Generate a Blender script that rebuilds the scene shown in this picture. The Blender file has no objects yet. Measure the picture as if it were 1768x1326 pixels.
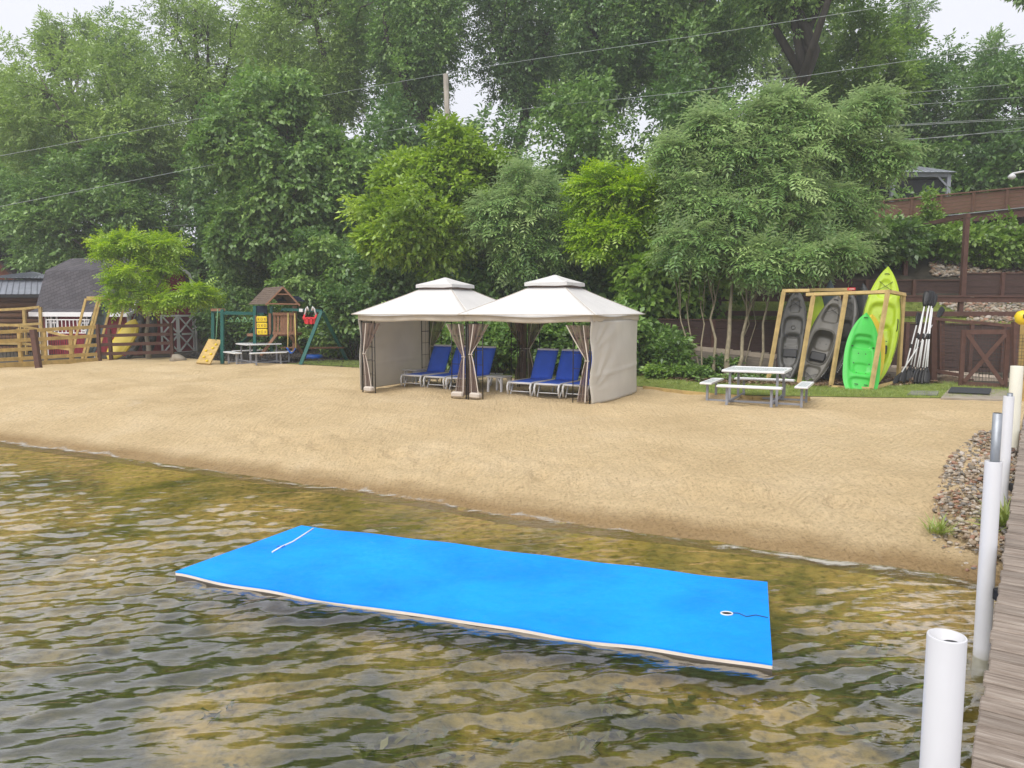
import bpy, math, random
import numpy as np
from mathutils import Vector, Matrix, noise as mnoise
sc = bpy.context.scene
# ---------------------------------------------------------------- camera
H = 2.6; FPX = 1310.0; PITCH = math.atan(128/1310)
cam_d = bpy.data.cameras.new('camera'); cam = bpy.data.objects.new('camera', cam_d)
sc.collection.objects.link(cam); sc.camera = cam
cam_d.sensor_width = 36; cam_d.lens = FPX/1768*36; cam_d.clip_start = 0.05; cam_d.clip_end = 2000
cam.location = (0, 0, H); cam.rotation_euler = (math.pi/2-PITCH, 0, 0)
# ---------------------------------------------------------------- sky, sun, exposure
SUN_EL = math.radians(62); SUN_AZ = math.radians(-35)   # azimuth measured from +Y towards +X: behind-left of the view
w = bpy.data.worlds.new("World"); sc.world = w; w.use_nodes = True
nt = w.node_tree; nt.nodes.clear()
wo = nt.nodes.new('ShaderNodeOutputWorld'); bg = nt.nodes.new('ShaderNodeBackground')
sky = nt.nodes.new('ShaderNodeTexSky'); sky.sky_type = 'NISHITA'; sky.sun_disc = False
sky.sun_elevation = SUN_EL; sky.sun_rotation = SUN_AZ; sky.air_density = 1.0; sky.dust_density = 6.0; sky.ozone_density = 1.0
mx = nt.nodes.new('ShaderNodeMix'); mx.data_type = 'RGBA'; mx.inputs['Factor'].default_value = 0.93
nt.links.new(sky.outputs[0], mx.inputs['A'])
# overcast cloud sheet, faintly mottled and brighter towards the zenith
tc = nt.nodes.new('ShaderNodeTexCoord'); cn = nt.nodes.new('ShaderNodeTexNoise'); cn.inputs['Scale'].default_value = 1.6; cn.inputs['Detail'].default_value = 3
cr = nt.nodes.new('ShaderNodeValToRGB'); cr.color_ramp.elements[0].position = .3; cr.color_ramp.elements[1].position = .75
cr.color_ramp.elements[0].color = (8.0, 8.15, 8.9, 1); cr.color_ramp.elements[1].color = (8.8, 8.9, 9.5, 1)
nt.links.new(tc.outputs['Generated'], cn.inputs['Vector']); nt.links.new(cn.outputs['Fac'], cr.inputs['Fac'])
nt.links.new(cr.outputs['Color'], mx.inputs['B'])
bg.inputs['Strength'].default_value = 0.095
nt.links.new(mx.outputs['Result'], bg.inputs['Color']); nt.links.new(bg.outputs[0], wo.inputs[0])
sl = bpy.data.lights.new('sun', 'SUN'); sl.energy = 2.6; sl.angle = math.radians(50); sl.color = (1, .965, .9)
sun = bpy.data.objects.new('sun', sl); sc.collection.objects.link(sun)
_sd = Vector((-.34, -.46, .82)).normalized()
sun.rotation_euler = _sd.to_track_quat('Z', 'Y').to_euler()
sky.sun_rotation = math.atan2(_sd.x, _sd.y)
sc.view_settings.view_transform = 'Standard'; sc.view_settings.look = 'None'
sc.view_settings.exposure = 0.32; sc.view_settings.gamma = 1.0; sc.view_settings.use_curve_mapping = False
sc.render.engine = 'CYCLES'
cy = sc.cycles
cy.max_bounces = 8; cy.diffuse_bounces = 5; cy.glossy_bounces = 3; cy.transmission_bounces = 4; cy.transparent_max_bounces = 12; cy.volume_bounces = 1
cy.use_adaptive_sampling = True; cy.adaptive_threshold = 0.015
try:
    cy.use_denoising = True; cy.denoiser = 'OPENIMAGEDENOISE'; cy.denoising_input_passes = 'RGB_ALBEDO_NORMAL'; cy.denoising_prefilter = 'ACCURATE'
except Exception: pass
# ---------------------------------------------------------------- calibration of the photograph: pixel -> world
_cp, _sp = math.cos(PITCH), math.sin(PITCH)
def ray(px, py):
    a = (px-884)/FPX; b = (663-py)/FPX
    return Vector((a, _cp+b*_sp, -_sp+b*_cp))
def PZ(px, py, z):
    d = ray(px, py); t = (z-H)/d.z
    return Vector((d.x*t, d.y*t, z))
def PY(px, py, y):
    d = ray(px, py); t = y/d.y
    return Vector((d.x*t, y, H+d.z*t))
# ---------------------------------------------------------------- helpers
rnd = random.Random(7)
def props(o, label=None, cat=None, group=None, kind=None):
    if label: o['label'] = label
    if cat: o['category'] = cat
    if group: o['group'] = group
    if kind: o['kind'] = kind
    return o
def thing(name, label, cat, loc=(0,0,0), rz=0, group=None):
    o = bpy.data.objects.new(name, None); sc.collection.objects.link(o); o.empty_display_size = .2
    o.location = loc; o.rotation_euler = (0,0,rz)
    return props(o, label, cat, group)
def np_mesh(name, V, F, mat=None, smooth=False, parent=None, attr=None):
    V = np.asarray(V, dtype=np.float32); F = np.asarray(F, dtype=np.int32)
    me = bpy.data.meshes.new(name); n = F.shape[1]
    me.vertices.add(len(V)); me.vertices.foreach_set('co', V.ravel())
    me.loops.add(F.size); me.loops.foreach_set('vertex_index', F.ravel())
    me.polygons.add(len(F)); me.polygons.foreach_set('loop_start', np.arange(0, F.size, n, dtype=np.int32))
    me.polygons.foreach_set('loop_total', np.full(len(F), n, dtype=np.int32))
    if smooth: me.polygons.foreach_set('use_smooth', np.ones(len(F), dtype=bool))
    if attr is not None:
        a = me.attributes.new('tint', 'FLOAT', 'FACE'); a.data.foreach_set('value', np.asarray(attr, dtype=np.float32))
    me.update(calc_edges=True)
    if mat: me.materials.append(mat)
    o = bpy.data.objects.new(name, me); sc.collection.objects.link(o)
    if parent: o.parent = parent
    return o
class MB:
    def __init__(s): s.v = []; s.f = []; s.mi = []; s.sm = []
    def add(s, vs, fs, mi=0, sm=False):
        b = len(s.v); s.v += [tuple(v) for v in vs]
        for f in fs: s.f.append(tuple(b+i for i in f)); s.mi.append(mi); s.sm.append(sm)
        return s
    def box(s, c, d, rz=0, M=None, mi=0, bev=0.0):
        x, y, z = d[0]/2, d[1]/2, d[2]/2
        m = (M or Matrix.Rotation(rz, 3, 'Z'))
        c = Vector(c)
        if bev <= 0:
            vs = [c+m@Vector((i*x, j*y, k*z)) for k in (-1,1) for (i,j) in ((-1,-1),(1,-1),(1,1),(-1,1))]
            return s.add(vs, [(3,2,1,0),(4,5,6,7),(0,1,5,4),(1,2,6,5),(2,3,7,6),(3,0,4,7)], mi)
        b = min(bev, x*.9, y*.9, z*.9); vs = []; 
        for k, zz, q in ((0,-z,b),(1,-z+b,0),(2,z-b,0),(3,z,b)):
            X, Y = x-q, y-q; e = b if q == 0 else b*.6
            for (i,j) in ((-1,-1),(1,-1),(1,1),(-1,1)):
                if (i*j) > 0: pts = [(i*X, j*(Y-e)), (i*(X-e), j*Y)]
                else: pts = [(i*(X-e), j*Y), (i*X, j*(Y-e))]
                for p in pts: vs.append(c+m@Vector((p[0], p[1], zz)))
        fs = [tuple(range(7,-1,-1)), tuple(range(24,32))]
        for r in range(3):
            for i in range(8): j = (i+1)%8; fs.append((r*8+i, r*8+j, r*8+8+j, r*8+8+i))
        return s.add(vs, fs, mi)
    def beam(s, p, q, w, h=None, up=(0,0,1), mi=0):
        p, q = Vector(p), Vector(q); h = h or w
        d = q-p; L = d.length; d.normalize(); u = Vector(up)
        if abs(d.dot(u)) > .98: u = Vector((0,1,0)) if abs(d.y) < .9 else Vector((1,0,0))
        a = d.cross(u).normalized(); b = a.cross(d).normalized()
        M = Matrix((a, d, b)).transposed()
        return s.box((p+q)/2, (w, L, h), M=M, mi=mi)
    def tube(s, pts, r, n=8, cap=True, mi=0, sm=True):
        pts = [Vector(p) for p in pts]; R = r if isinstance(r, (list, tuple)) else [r]*len(pts)
        vs = []; prev = None
        for i, p in enumerate(pts):
            d = (pts[min(i+1, len(pts)-1)]-pts[max(i-1, 0)])
            d = d.normalized() if d.length > 1e-9 else Vector((0,0,1))
            if prev is None:
                a = d.cross(Vector((0,0,1)) if abs(d.z) < .9 else Vector((1,0,0))).normalized()
            else:
                a = (prev-d*prev.dot(d)).normalized()
            prev = a; b = d.cross(a)
            for k in range(n):
                t = 2*math.pi*k/n; vs.append(p+(a*math.cos(t)+b*math.sin(t))*R[i])
        fs = [(i*n+k, i*n+(k+1)%n, (i+1)*n+(k+1)%n, (i+1)*n+k) for i in range(len(pts)-1) for k in range(n)]
        s.add(vs, fs, mi, sm)
        if cap:
            b = len(s.v)-len(vs)
            s.f.append(tuple(b+k for k in range(n-1,-1,-1))); s.mi.append(mi); s.sm.append(False)
            s.f.append(tuple(b+(len(pts)-1)*n+k for k in range(n))); s.mi.append(mi); s.sm.append(False)
        return s
    def grid(s, P, mi=0, sm=True, thick=0):
        # P: rows of points
        n, m = len(P), len(P[0]); vs = [p for r in P for p in r]
        fs = [(i*m+j, i*m+j+1, (i+1)*m+j+1, (i+1)*m+j) for i in range(n-1) for j in range(m-1)]
        return s.add(vs, fs, mi, sm)
    def prism(s, poly, axis_vec, mi=0):
        n = len(poly); a = Vector(axis_vec); A = [Vector(p) for p in poly]
        vs = A+[p+a for p in A]
        fs = [tuple(range(n-1,-1,-1)), tuple(range(n, 2*n))]+[(i, (i+1)%n, n+(i+1)%n, n+i) for i in range(n)]
        return s.add(vs, fs, mi)
    def build(s, name, mats, parent=None, solid=0, off=None):
        if off is not None: s.v = [tuple(Vector(v)-Vector(off)) for v in s.v]
        me = bpy.data.meshes.new(name); me.from_pydata(s.v, [], s.f)
        mats = mats if isinstance(mats, (list, tuple)) else [mats]
        for m in mats: me.materials.append(m)
        me.polygons.foreach_set('material_index', s.mi); me.polygons.foreach_set('use_smooth', s.sm)
        me.update()
        o = bpy.data.objects.new(name, me); sc.collection.objects.link(o)
        if solid:
            md = o.modifiers.new('s', 'SOLIDIFY'); md.thickness = solid; md.offset = 0
        if parent: o.parent = parent
        return o
def copy_tree(o, parent=None):
    c = o.copy(); sc.collection.objects.link(c)
    if parent: c.parent = parent
    for ch in list(o.children): copy_tree(ch, c)
    return c
# ---------------------------------------------------------------- materials
def nodes(name):
    m = bpy.data.materials.new(name); m.use_nodes = True; t = m.node_tree
    return m, t, t.nodes['Principled BSDF'], t.nodes['Material Output']
def N(t, typ, **kw):
    n = t.nodes.new('ShaderNode'+typ)
    for k, v in kw.items():
        if k in n.inputs: n.inputs[k].default_value = v
        else: setattr(n, k, v)
    return n
def ramp(t, stops, interp='LINEAR'):
    r = t.nodes.new('ShaderNodeValToRGB'); e = r.color_ramp; e.interpolation = interp
    while len(e.elements) < len(stops): e.elements.new(.5)
    for el, (p, c) in zip(e.elements, stops):
        el.position = p; el.color = tuple(c)+(1,) if hasattr(c, '__len__') else (c, c, c, 1)
    return r
def mapped(t, scale=(1,1,1), rot=(0,0,0), coord='Object'):
    tc = t.nodes.new('ShaderNodeTexCoord'); mp = t.nodes.new('ShaderNodeMapping')
    mp.inputs['Scale'].default_value = scale; mp.inputs['Rotation'].default_value = rot
    t.links.new(tc.outputs[coord], mp.inputs['Vector']); return mp.outputs[0]
def paint(name, col, rough=.6, var=.12, scale=6, bump=.0, bscale=40, dirt=None, stretch=(1,1,1), spec=.4, metal=0, sub=0):
    m, t, b, out = nodes(name); L = t.links.new
    v = mapped(t, stretch)
    n = N(t, 'TexNoise', Scale=scale, Detail=5, Roughness=.6); L(v, n.inputs['Vector'])
    c0 = [max(0, x*(1-var)) for x in col]; c1 = [min(1, x*(1+var)) for x in col]
    st = [(.3, c0), (.7, c1)]
    if dirt: st = [(.22, dirt), (.42, c0), (.75, c1)]
    r = ramp(t, st); L(n.outputs['Fac'], r.inputs['Fac']); L(r.outputs['Color'], b.inputs['Base Color'])
    b.inputs['Roughness'].default_value = rough; b.inputs['Specular IOR Level'].default_value = spec; b.inputs['Metallic'].default_value = metal
    if bump:
        n2 = N(t, 'TexNoise', Scale=bscale, Detail=4); L(v, n2.inputs['Vector'])
        bp = N(t, 'Bump', Strength=bump, Distance=.02); L(n2.outputs['Fac'], bp.inputs['Height']); L(bp.outputs[0], b.inputs['Normal'])
    return m
def leafmat(name, dark, mid, light, under=None, trans=.3, gloss=.12):
    m, t, b, out = nodes(name); L = t.links.new; t.nodes.remove(b)
    g = t.nodes.new('ShaderNodeNewGeometry'); at = N(t, 'Attribute'); at.attribute_name = 'tint'
    mm = N(t, 'Math', operation='MULTIPLY_ADD'); mm.inputs[1].default_value = .35; L(g.outputs['Random Per Island'], mm.inputs[0])
    L(at.outputs['Fac'], mm.inputs[2])
    r = ramp(t, [(.1, dark), (.55, mid), (1.0, light)]); L(mm.outputs[0], r.inputs['Fac'])
    col = r.outputs['Color']
    if under:
        mxc = t.nodes.new('ShaderNodeMix'); mxc.data_type = 'RGBA'; L(g.outputs['Backfacing'], mxc.inputs['Factor']); L(col, mxc.inputs['A'])
        mxc.inputs['B'].default_value = tuple(under)+(1,); col = mxc.outputs['Result']
    d = N(t, 'BsdfDiffuse'); tr = N(t, 'BsdfTranslucent'); gl = N(t, 'BsdfGlossy', Roughness=.42)
    gl.inputs['Color'].default_value = (.8,.85,.8,1)
    L(col, d.inputs['Color'])
    hs = N(t, 'HueSaturation', Saturation=1.15, Value=1.25); L(col, hs.inputs['Color']); L(hs.outputs[0], tr.inputs['Color'])
    m1 = N(t, 'MixShader', Fac=trans); L(d.outputs[0], m1.inputs[1]); L(tr.outputs[0], m1.inputs[2])
    m2 = N(t, 'MixShader', Fac=gloss*.5); L(m1.outputs[0], m2.inputs[1]); L(gl.outputs[0], m2.inputs[2])
    L(m2.outputs[0], out.inputs['Surface'])
    return m
# ---------------------------------------------------------------- terrain
shore_px = [(-500,705),(-200,738),(0,762),(100,775),(250,795),(400,815),(500,830),(640,850),(760,868),(860,888),(960,900),(1060,913),(1180,926),(1300,944),(1450,966),(1600,985),(1700,1003),(1760,1018)]
_s = [PZ(x, y, 0) for x, y in shore_px]; SX = np.array([p.x for p in _s]); SY = np.array([p.y for p in _s])
SX = np.concatenate([[-160, -60], SX, [6.5, 9, 14, 40, 160]]); SY = np.concatenate([[32, 26], SY, [6.4, 5.4, 4.6, 4, 3]])
edge_px = [(0,632),(130,626),(300,620),(400,628),(500,632),(640,640)]
_e = [PZ(x, y, .5) for x, y in edge_px]
EX = np.array([-160, -40]+[p.x for p in _e]+[3.4, 4.2, 5.6, 8.6, 10.2, 11.0, 160]); EY = np.array([30, 30]+[p.y for p in _e]+[19.9, 18.9, 18.0, 17.5, 17.4, 17.4, 17.4])
def S(x): return np.interp(x, SX, SY)
def E(x): return np.interp(x, EX, EY)
def sstep(a, b, x):
    t = np.clip((x-a)/(b-a), 0, 1); return t*t*(3-2*t)
def g(x, y):
    x = np.asarray(x, float); y = np.asarray(y, float)
    s = (y-S(x))*.88
    z = np.where(s > 0, .52*(1-np.exp(-np.maximum(s,0)/2.4))+.004*np.clip(s, 0, 20), -1.0*(1-np.exp(np.minimum(s,0)/9.0)))
    y1 = np.interp(x, [-30,-13,-8,0,4,8], [44,41,33,27.5,26.5,26.5])
    hill = np.minimum(7.5, .28*np.maximum(0, y-y1)); hill = hill*sstep(0, 6, y-y1)
    rt = sstep(0.5, 4.5, x)
    hr = np.interp(y, [19,21,23.5,23.7,26.9,27.1,33,40,60], [0,.04,.1,1.5,2.35,3.05,5.5,6.9,8.5])
    return z+hill*(1-rt)+hr*rt
def gz(x, y): return float(g(x, y))
def G(px, py):
    """ground point under a pixel (iterated)"""
    z = .5
    for _ in range(12):
        p = PZ(px, py, min(z, H-.3)); z = .5*z+.5*gz(p.x, p.y)
    return Vector((p.x, p.y, gz(p.x, p.y)))
def strip(name, xs, y0, y1, ny, mat, dz=0, power=1.0, kind='structure', bumpz=None, label=None):
    X = []; Z = []; Y = []
    ts = np.linspace(0, 1, ny)**power
    xx = np.repeat(xs[None,:], ny, 0); a = y0(xs); b = y1(xs)
    yy = a[None,:]+(b-a)[None,:]*ts[:,None]
    zz = g(xx, yy)+dz
    if bumpz is not None: zz = zz+bumpz(xx, yy)
    V = np.stack([xx, yy, zz], -1).reshape(-1, 3); m = len(xs)
    i = np.arange(ny-1)[:,None]*m+np.arange(m-1)[None,:]; i = i.ravel()
    F = np.stack([i, i+1, i+m+1, i+m], 1)
    o = np_mesh(name, V, F, mat, True); props(o, kind=kind)
    return o
def vnoise(x, y, seed=0, n=14, lo=.3, hi=3.0):
    r = np.random.RandomState(seed); z = np.zeros_like(x)
    for i in range(n):
        k = lo*(hi/lo)**(i/(n-1)); a = r.rand()*6.283; ph = r.rand()*6.283
        z = z+np.sin(k*(x*np.cos(a)+y*np.sin(a))*2*np.pi+ph+1.5*np.sin(k*.7*(x*np.sin(a)-y*np.cos(a))*6.283+ph*2))/(k**.9)
    return z*lo
# sand
def sand_mat():
    m, t, b, out = nodes('sand'); L = t.links.new
    v = mapped(t)
    n1 = N(t, 'TexNoise', Scale=.55, Detail=5, Roughness=.6); L(v, n1.inputs['Vector'])
    r1 = ramp(t, [(.3, (.63,.47,.265)), (.5, (.71,.54,.315)), (.72, (.76,.595,.37))]); L(n1.outputs['Fac'], r1.inputs['Fac'])
    n2 = N(t, 'TexNoise', Scale=22, Detail=6, Roughness=.75); L(v, n2.inputs['Vector'])
    r2 = ramp(t, [(.28, (.50,.47,.43)), (.46, (.96,.96,.95)), (.72, (1.15,1.15,1.15))]); L(n2.outputs['Fac'], r2.inputs['Fac'])
    mu = N(t, 'Mix', data_type='RGBA', blend_type='MULTIPLY'); mu.inputs['Factor'].default_value = 1
    L(r1.outputs['Color'], mu.inputs['A']); L(r2.outputs['Color'], mu.inputs['B'])
    # drier pale scuffs
    n3 = N(t, 'TexNoise', Scale=1.1, Detail=7, Roughness=.7, Distortion=.6); L(mapped(t, (1,.45,1), (0,0,-.5)), n3.inputs['Vector'])
    r3 = ramp(t, [(.62, 0.0), (.72, .5)]); L(n3.outputs['Fac'], r3.inputs['Fac'])
    m3 = N(t, 'Mix', data_type='RGBA'); L(r3.outputs['Color'], m3.inputs['Factor']); L(mu.outputs['Result'], m3.inputs['A']); m3.inputs['B'].default_value = (.68,.56,.40,1)
    # wet near the water line
    gm = t.nodes.new('ShaderNodeNewGeometry'); sx = N(t, 'SeparateXYZ'); L(gm.outputs['Position'], sx.inputs[0])
    ad = N(t, 'Math', operation='MULTIPLY_ADD'); ad.inputs[1].default_value = .10; L(n3.outputs['Fac'], ad.inputs[0]); L(sx.outputs['Z'], ad.inputs[2])
    rw = ramp(t, [(.09, 1.0), (.17, 0.0)]); L(ad.outputs[0], rw.inputs['Fac'])
    mw = N(t, 'Mix', data_type='RGBA', blend_type='MULTIPLY'); L(rw.outputs['Color'], mw.inputs['Factor']); L(m3.outputs['Result'], mw.inputs['A']); mw.inputs['B'].default_value = (.60,.54,.46,1)
    L(mw.outputs['Result'], b.inputs['Base Color'])
    b.inputs['Roughness'].default_value = .9; b.inputs['Specular IOR Level'].default_value = .15
    # raked ridges + grain
    wv = N(t, 'TexNoise', Scale=1, Detail=3, Roughness=.55); L(mapped(t, (15,1.1,1), (0,0,.85)), wv.inputs['Vector'])
    wt = N(t, 'TexWave', Scale=2.6, Distortion=3.0, Detail=3); wt.inputs['Detail Scale'].default_value = .8; L(mapped(t, (1,1,1), (0,0,.80)), wt.inputs['Vector'])
    wm = N(t, 'TexNoise', Scale=.6, Detail=3); L(v, wm.inputs['Vector']); wr = ramp(t, [(.42, 0.0), (.62, 1.0)]); L(wm.outputs['Fac'], wr.inputs['Fac'])
    wv2 = N(t, 'Math', operation='MULTIPLY'); L(wt.outputs['Fac'], wv2.inputs[0]); L(wr.outputs['Color'], wv2.inputs[1])
    gr = N(t, 'TexNoise', Scale=34, Detail=5, Roughness=.7); L(v, gr.inputs['Vector'])
    cl = N(t, 'TexNoise', Scale=7, Detail=4, Roughness=.6); L(v, cl.inputs['Vector'])
    def mad(a, k, c):
        q = N(t, 'Math', operation='MULTIPLY_ADD'); L(a, q.inputs[0]); q.inputs[1].default_value = k
        if c is not None: L(c, q.inputs[2])
        return q.outputs[0]
    h = mad(wv.outputs['Fac'], .8, None); h = mad(wv2.outputs[0], .4, h); h = mad(gr.outputs['Fac'], .9, h); h = mad(cl.outputs['Fac'], 1.0, h)
    bp = N(t, 'Bump', Strength=1.0, Distance=.075); L(h, bp.inputs['Height']); L(bp.outputs[0], b.inputs['Normal'])
    return m
M_sand = sand_mat()
def bed_mat():
    m, t, b, out = nodes('lake_bed'); L = t.links.new
    v = mapped(t)
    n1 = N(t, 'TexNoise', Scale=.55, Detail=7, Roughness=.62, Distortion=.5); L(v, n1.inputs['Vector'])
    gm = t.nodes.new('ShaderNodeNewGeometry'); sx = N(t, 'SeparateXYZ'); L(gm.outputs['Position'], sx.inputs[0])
    ad = N(t, 'Math', operation='MULTIPLY_ADD'); ad.inputs[1].default_value = -.52; L(sx.outputs['Z'], ad.inputs[0]); L(n1.outputs['Fac'], ad.inputs[2])  # bed colour darkens with depth, holding the water's depth tint as well as algae
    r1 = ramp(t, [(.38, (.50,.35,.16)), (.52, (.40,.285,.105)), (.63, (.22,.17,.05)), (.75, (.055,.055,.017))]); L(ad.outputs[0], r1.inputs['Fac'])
    n2 = N(t, 'TexNoise', Scale=11, Detail=6, Roughness=.7); L(v, n2.inputs['Vector'])
    r2 = ramp(t, [(.34, (.32,.33,.28)), (.5, (.95,.95,.93)), (.72, (1.35,1.33,1.25))]); L(n2.outputs['Fac'], r2.inputs['Fac'])
    mu = N(t, 'Mix', data_type='RGBA', blend_type='MULTIPLY'); mu.inputs['Factor'].default_value = 1
    L(r1.outputs['Color'], mu.inputs['A']); L(r2.outputs['Color'], mu.inputs['B']); L(mu.outputs['Result'], b.inputs['Base Color'])
    b.inputs['Roughness'].default_value = 1; b.inputs['Specular IOR Level'].default_value = 0
    return m
M_bed = bed_mat()
M_soil = paint('forest_soil', (.05,.042,.028), .95, .5, 1.5, .6, 9)
M_grass = None
def grass_mat():
    m, t, b, out = nodes('lawn'); L = t.links.new; v = mapped(t)
    n = N(t, 'TexNoise', Scale=1.3, Detail=8, Roughness=.75); L(v, n.inputs['Vector'])
    r = ramp(t, [(.3, (.14,.16,.04)), (.5, (.21,.25,.06)), (.7, (.29,.33,.09))]); L(n.outputs['Fac'], r.inputs['Fac']); L(r.outputs['Color'], b.inputs['Base Color'])
    n2 = N(t, 'TexNoise', Scale=30, Detail=4); L(v, n2.inputs['Vector']); bp = N(t, 'Bump', Strength=1, Distance=.04); L(n2.outputs['Fac'], bp.inputs['Height']); L(bp.outputs[0], b.inputs['Normal'])
    b.inputs['Roughness'].default_value = .9; b.inputs['Specular IOR Level'].default_value = .1
    return m
M_grass = grass_mat()
M_litter = paint('leaf_litter', (.13,.085,.05), .95, .55, 5, .9, 25, dirt=(.03,.022,.015))
M_mulch = paint('mulch', (.055,.045,.042), .95, .5, 9, .9, 30)
xs_f = np.concatenate([[-160,-100,-60,-40,-30], np.arange(-26, 22.01, .13), [23,25,28,32,45,70,110,160]])
bump = lambda x, y: .02*vnoise(x, y, 3, 12, .25, 1.4)*sstep(.3, 2.0, y-S(x))*sstep(0, .6, E(x)-y)
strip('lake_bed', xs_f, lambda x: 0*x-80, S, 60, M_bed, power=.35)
def bump(x, y):
    a = sstep(.3, 2.0, y-S(x))*sstep(0, .6, E(x)-y); near = sstep(24, 12, y)
    rk = np.sin((x*.80+y*.60)*2*np.pi/.19+2.2*np.sin(x*.9+y*.5)+1.5*np.sin(y*2.1-x*1.3))*(.5+.5*np.sin(x*.7-y*1.1+1)*np.sin(x*1.9+y*.8))
    lump = vnoise(x, y, 21, 12, 1.2, 5.5); bank = np.exp(-((y-S(x)-1.6)/1.0)**2)
    return .02*vnoise(x, y, 3, 12, .25, 1.4)*a+near*a*(.006*rk+.004*lump)+bank*.022*vnoise(x, y, 31, 12, .9, 4)*sstep(-1, 2, x+6)+.004*sstep(.2, .5, y-S(x))
xs_s = np.concatenate([[-160,-100,-60,-40,-30], np.arange(-25, 13.01, .06), [13.5,15,20,30,60,160]])
strip('sand_beach', xs_s, lambda x: S(x)-.3, lambda x: E(x)+.04, 210, M_sand, dz=.004, bumpz=bump)
xs_c = np.concatenate([[-160,-100,-60,-40,-30], np.arange(-26, 22.01, .13), [23,25,28,32,45,70,110,160]])
strip('forest_ground', xs_c, E, lambda x: 0*x+45, 110, M_soil)
xs_h = np.array([-160,-120,-90,-60,-45,-30,-20,-10,0,2.5,3.5,4.5,10,20,30,45,70,110,160.])
strip('hill', xs_c, lambda x: 0*x+45, lambda x: 0*x+190, 30, M_soil)
# lawn, litter and mulch: thin sheets over the forest ground
def lawn2(x): return E(x)+np.interp(x, [-8.5,-7,-4,3,5,9,11,13], [.2,2.2,3.6,3.6,2.6,2.2,3.0,3.2])
strip('lawn', np.arange(-8.5, 13.01, .15), lambda x: E(x)+.01, lawn2, 22, M_grass, dz=.02)
strip('leaf_litter', np.arange(2.6, 12.6, .15), lambda x: lawn2(x)-.1, lambda x: 0*x+23.55, 22, M_litter, dz=.045, kind='stuff', bumpz=lambda x,y: .03*vnoise(x,y,9,12,.4,3))
strip('mulch_bed', np.arange(-15.2, -3.6, .2), lambda x: E(x)+.03, lambda x: E(x)+np.interp(x, [-15,-12,-6,-3.6],[9,9,8,6]), 14, M_mulch, dz=.015)
strip('grass_terrace', np.arange(4.6, 24, .3), lambda x: 0*x+23.75, lambda x: 0*x+26.8, 10, M_grass, dz=.02)
# ---------------------------------------------------------------- water
def wave(x, y):
    r = np.random.RandomState(5); z = 0*x
    for i in range(56):
        lam = .10*(.55/.10)**(r.rand()); a = math.radians(96)+r.randn()*.45
        k = 2*np.pi/lam; amp = .0068*lam**1.0*(.4+r.rand())
        ph = r.rand()*6.283
        q = k*(x*np.cos(a)+y*np.sin(a))+ph+.9*np.sin(1.3*x+2.1*i)+.7*np.sin(1.1*y+i)
        z = z+amp*(np.sin(q)+.25*np.sin(2*q+.5))
    patch = .75+.35*np.sin(.9*x+.5*y+1)*np.sin(.6*y-.4*x+2)
    fade = sstep(0, 2.5, S(x)-y)*sstep(18, 13, y)*sstep(0, 2, y+1)*sstep(-16, -13, x)*sstep(9, 7, x)
    A_, B_, D_ = PZ(303,990,.03), PZ(520,905,.03), PZ(1334,1146,.03)   # the mat damps the ripples round it
    u = ((x-A_.x)*(D_.x-A_.x)+(y-A_.y)*(D_.y-A_.y))/((D_.x-A_.x)**2+(D_.y-A_.y)**2); v = ((x-A_.x)*(B_.x-A_.x)+(y-A_.y)*(B_.y-A_.y))/((B_.x-A_.x)**2+(B_.y-A_.y)**2)
    damp = 1-.75*sstep(-.03, .02, u)*sstep(1.03, .98, u)*sstep(-.08, .04, v)*sstep(1.08, .96, v)
    return z*damp*patch*(.25+.75*fade)*sstep(-.2, .6, S(x)-y)
def water_mat():
    m, t, b, out = nodes('lake_water'); L = t.links.new; t.nodes.remove(b)
    v1 = mapped(t, (1.2,3.2,1), (0,0,.12)); v2 = mapped(t, (5,14,1), (0,0,-.1))
    n1 = N(t, 'TexNoise', Scale=1.6, Detail=3, Roughness=.5, Distortion=.4); L(v1, n1.inputs['Vector'])
    n2 = N(t, 'TexNoise', Scale=1.5, Detail=3, Roughness=.55); L(v2, n2.inputs['Vector'])
    q = N(t, 'Math', operation='MULTIPLY_ADD'); q.inputs[1].default_value = .16; L(n2.outputs['Fac'], q.inputs[0]); L(n1.outputs['Fac'], q.inputs[2])
    bp = N(t, 'Bump', Strength=.5, Distance=.03); L(q.outputs[0], bp.inputs['Height'])
    fr = N(t, 'Fresnel', IOR=1.45); L(bp.outputs[0], fr.inputs['Normal'])
    fm = N(t, 'Math', operation='MULTIPLY'); fm.inputs[1].default_value = 2.7
    fq = N(t, 'Math', operation='MINIMUM'); fq.inputs[1].default_value = .36; L(fr.outputs[0], fm.inputs[0]); L(fm.outputs[0], fq.inputs[0]); fm = fq
    tr = N(t, 'BsdfTransparent'); tr.inputs['Color'].default_value = (.92,.91,.76,1)
    gl = N(t, 'BsdfGlossy', Roughness=.03); gl.inputs['Color'].default_value = (1,1,1,1); L(bp.outputs[0], gl.inputs['Normal'])
    ms = N(t, 'MixShader'); L(fm.outputs[0], ms.inputs['Fac']); L(tr.outputs[0], ms.inputs[1]); L(gl.outputs[0], ms.inputs[2])
    L(ms.outputs[0], out.inputs['Surface']); return m
M_water = water_mat()
wx = np.concatenate([[-160,-90,-50,-30,-20,-16], np.arange(-12, 7, .032), [9,12,20,40,80,160]])
wy = np.concatenate([[-80,-40,-20,-10,-5,-2,0], np.arange(1.6, 8, .03), np.arange(8, 16.5, .055), [17,18,20,24,33]])
XX, YY = np.meshgrid(wx, wy); ZZ = wave(XX, YY)
keep = (YY < S(XX)+1.2)
V = np.stack([XX, YY, ZZ], -1).reshape(-1,3); m_ = len(wx)
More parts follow.
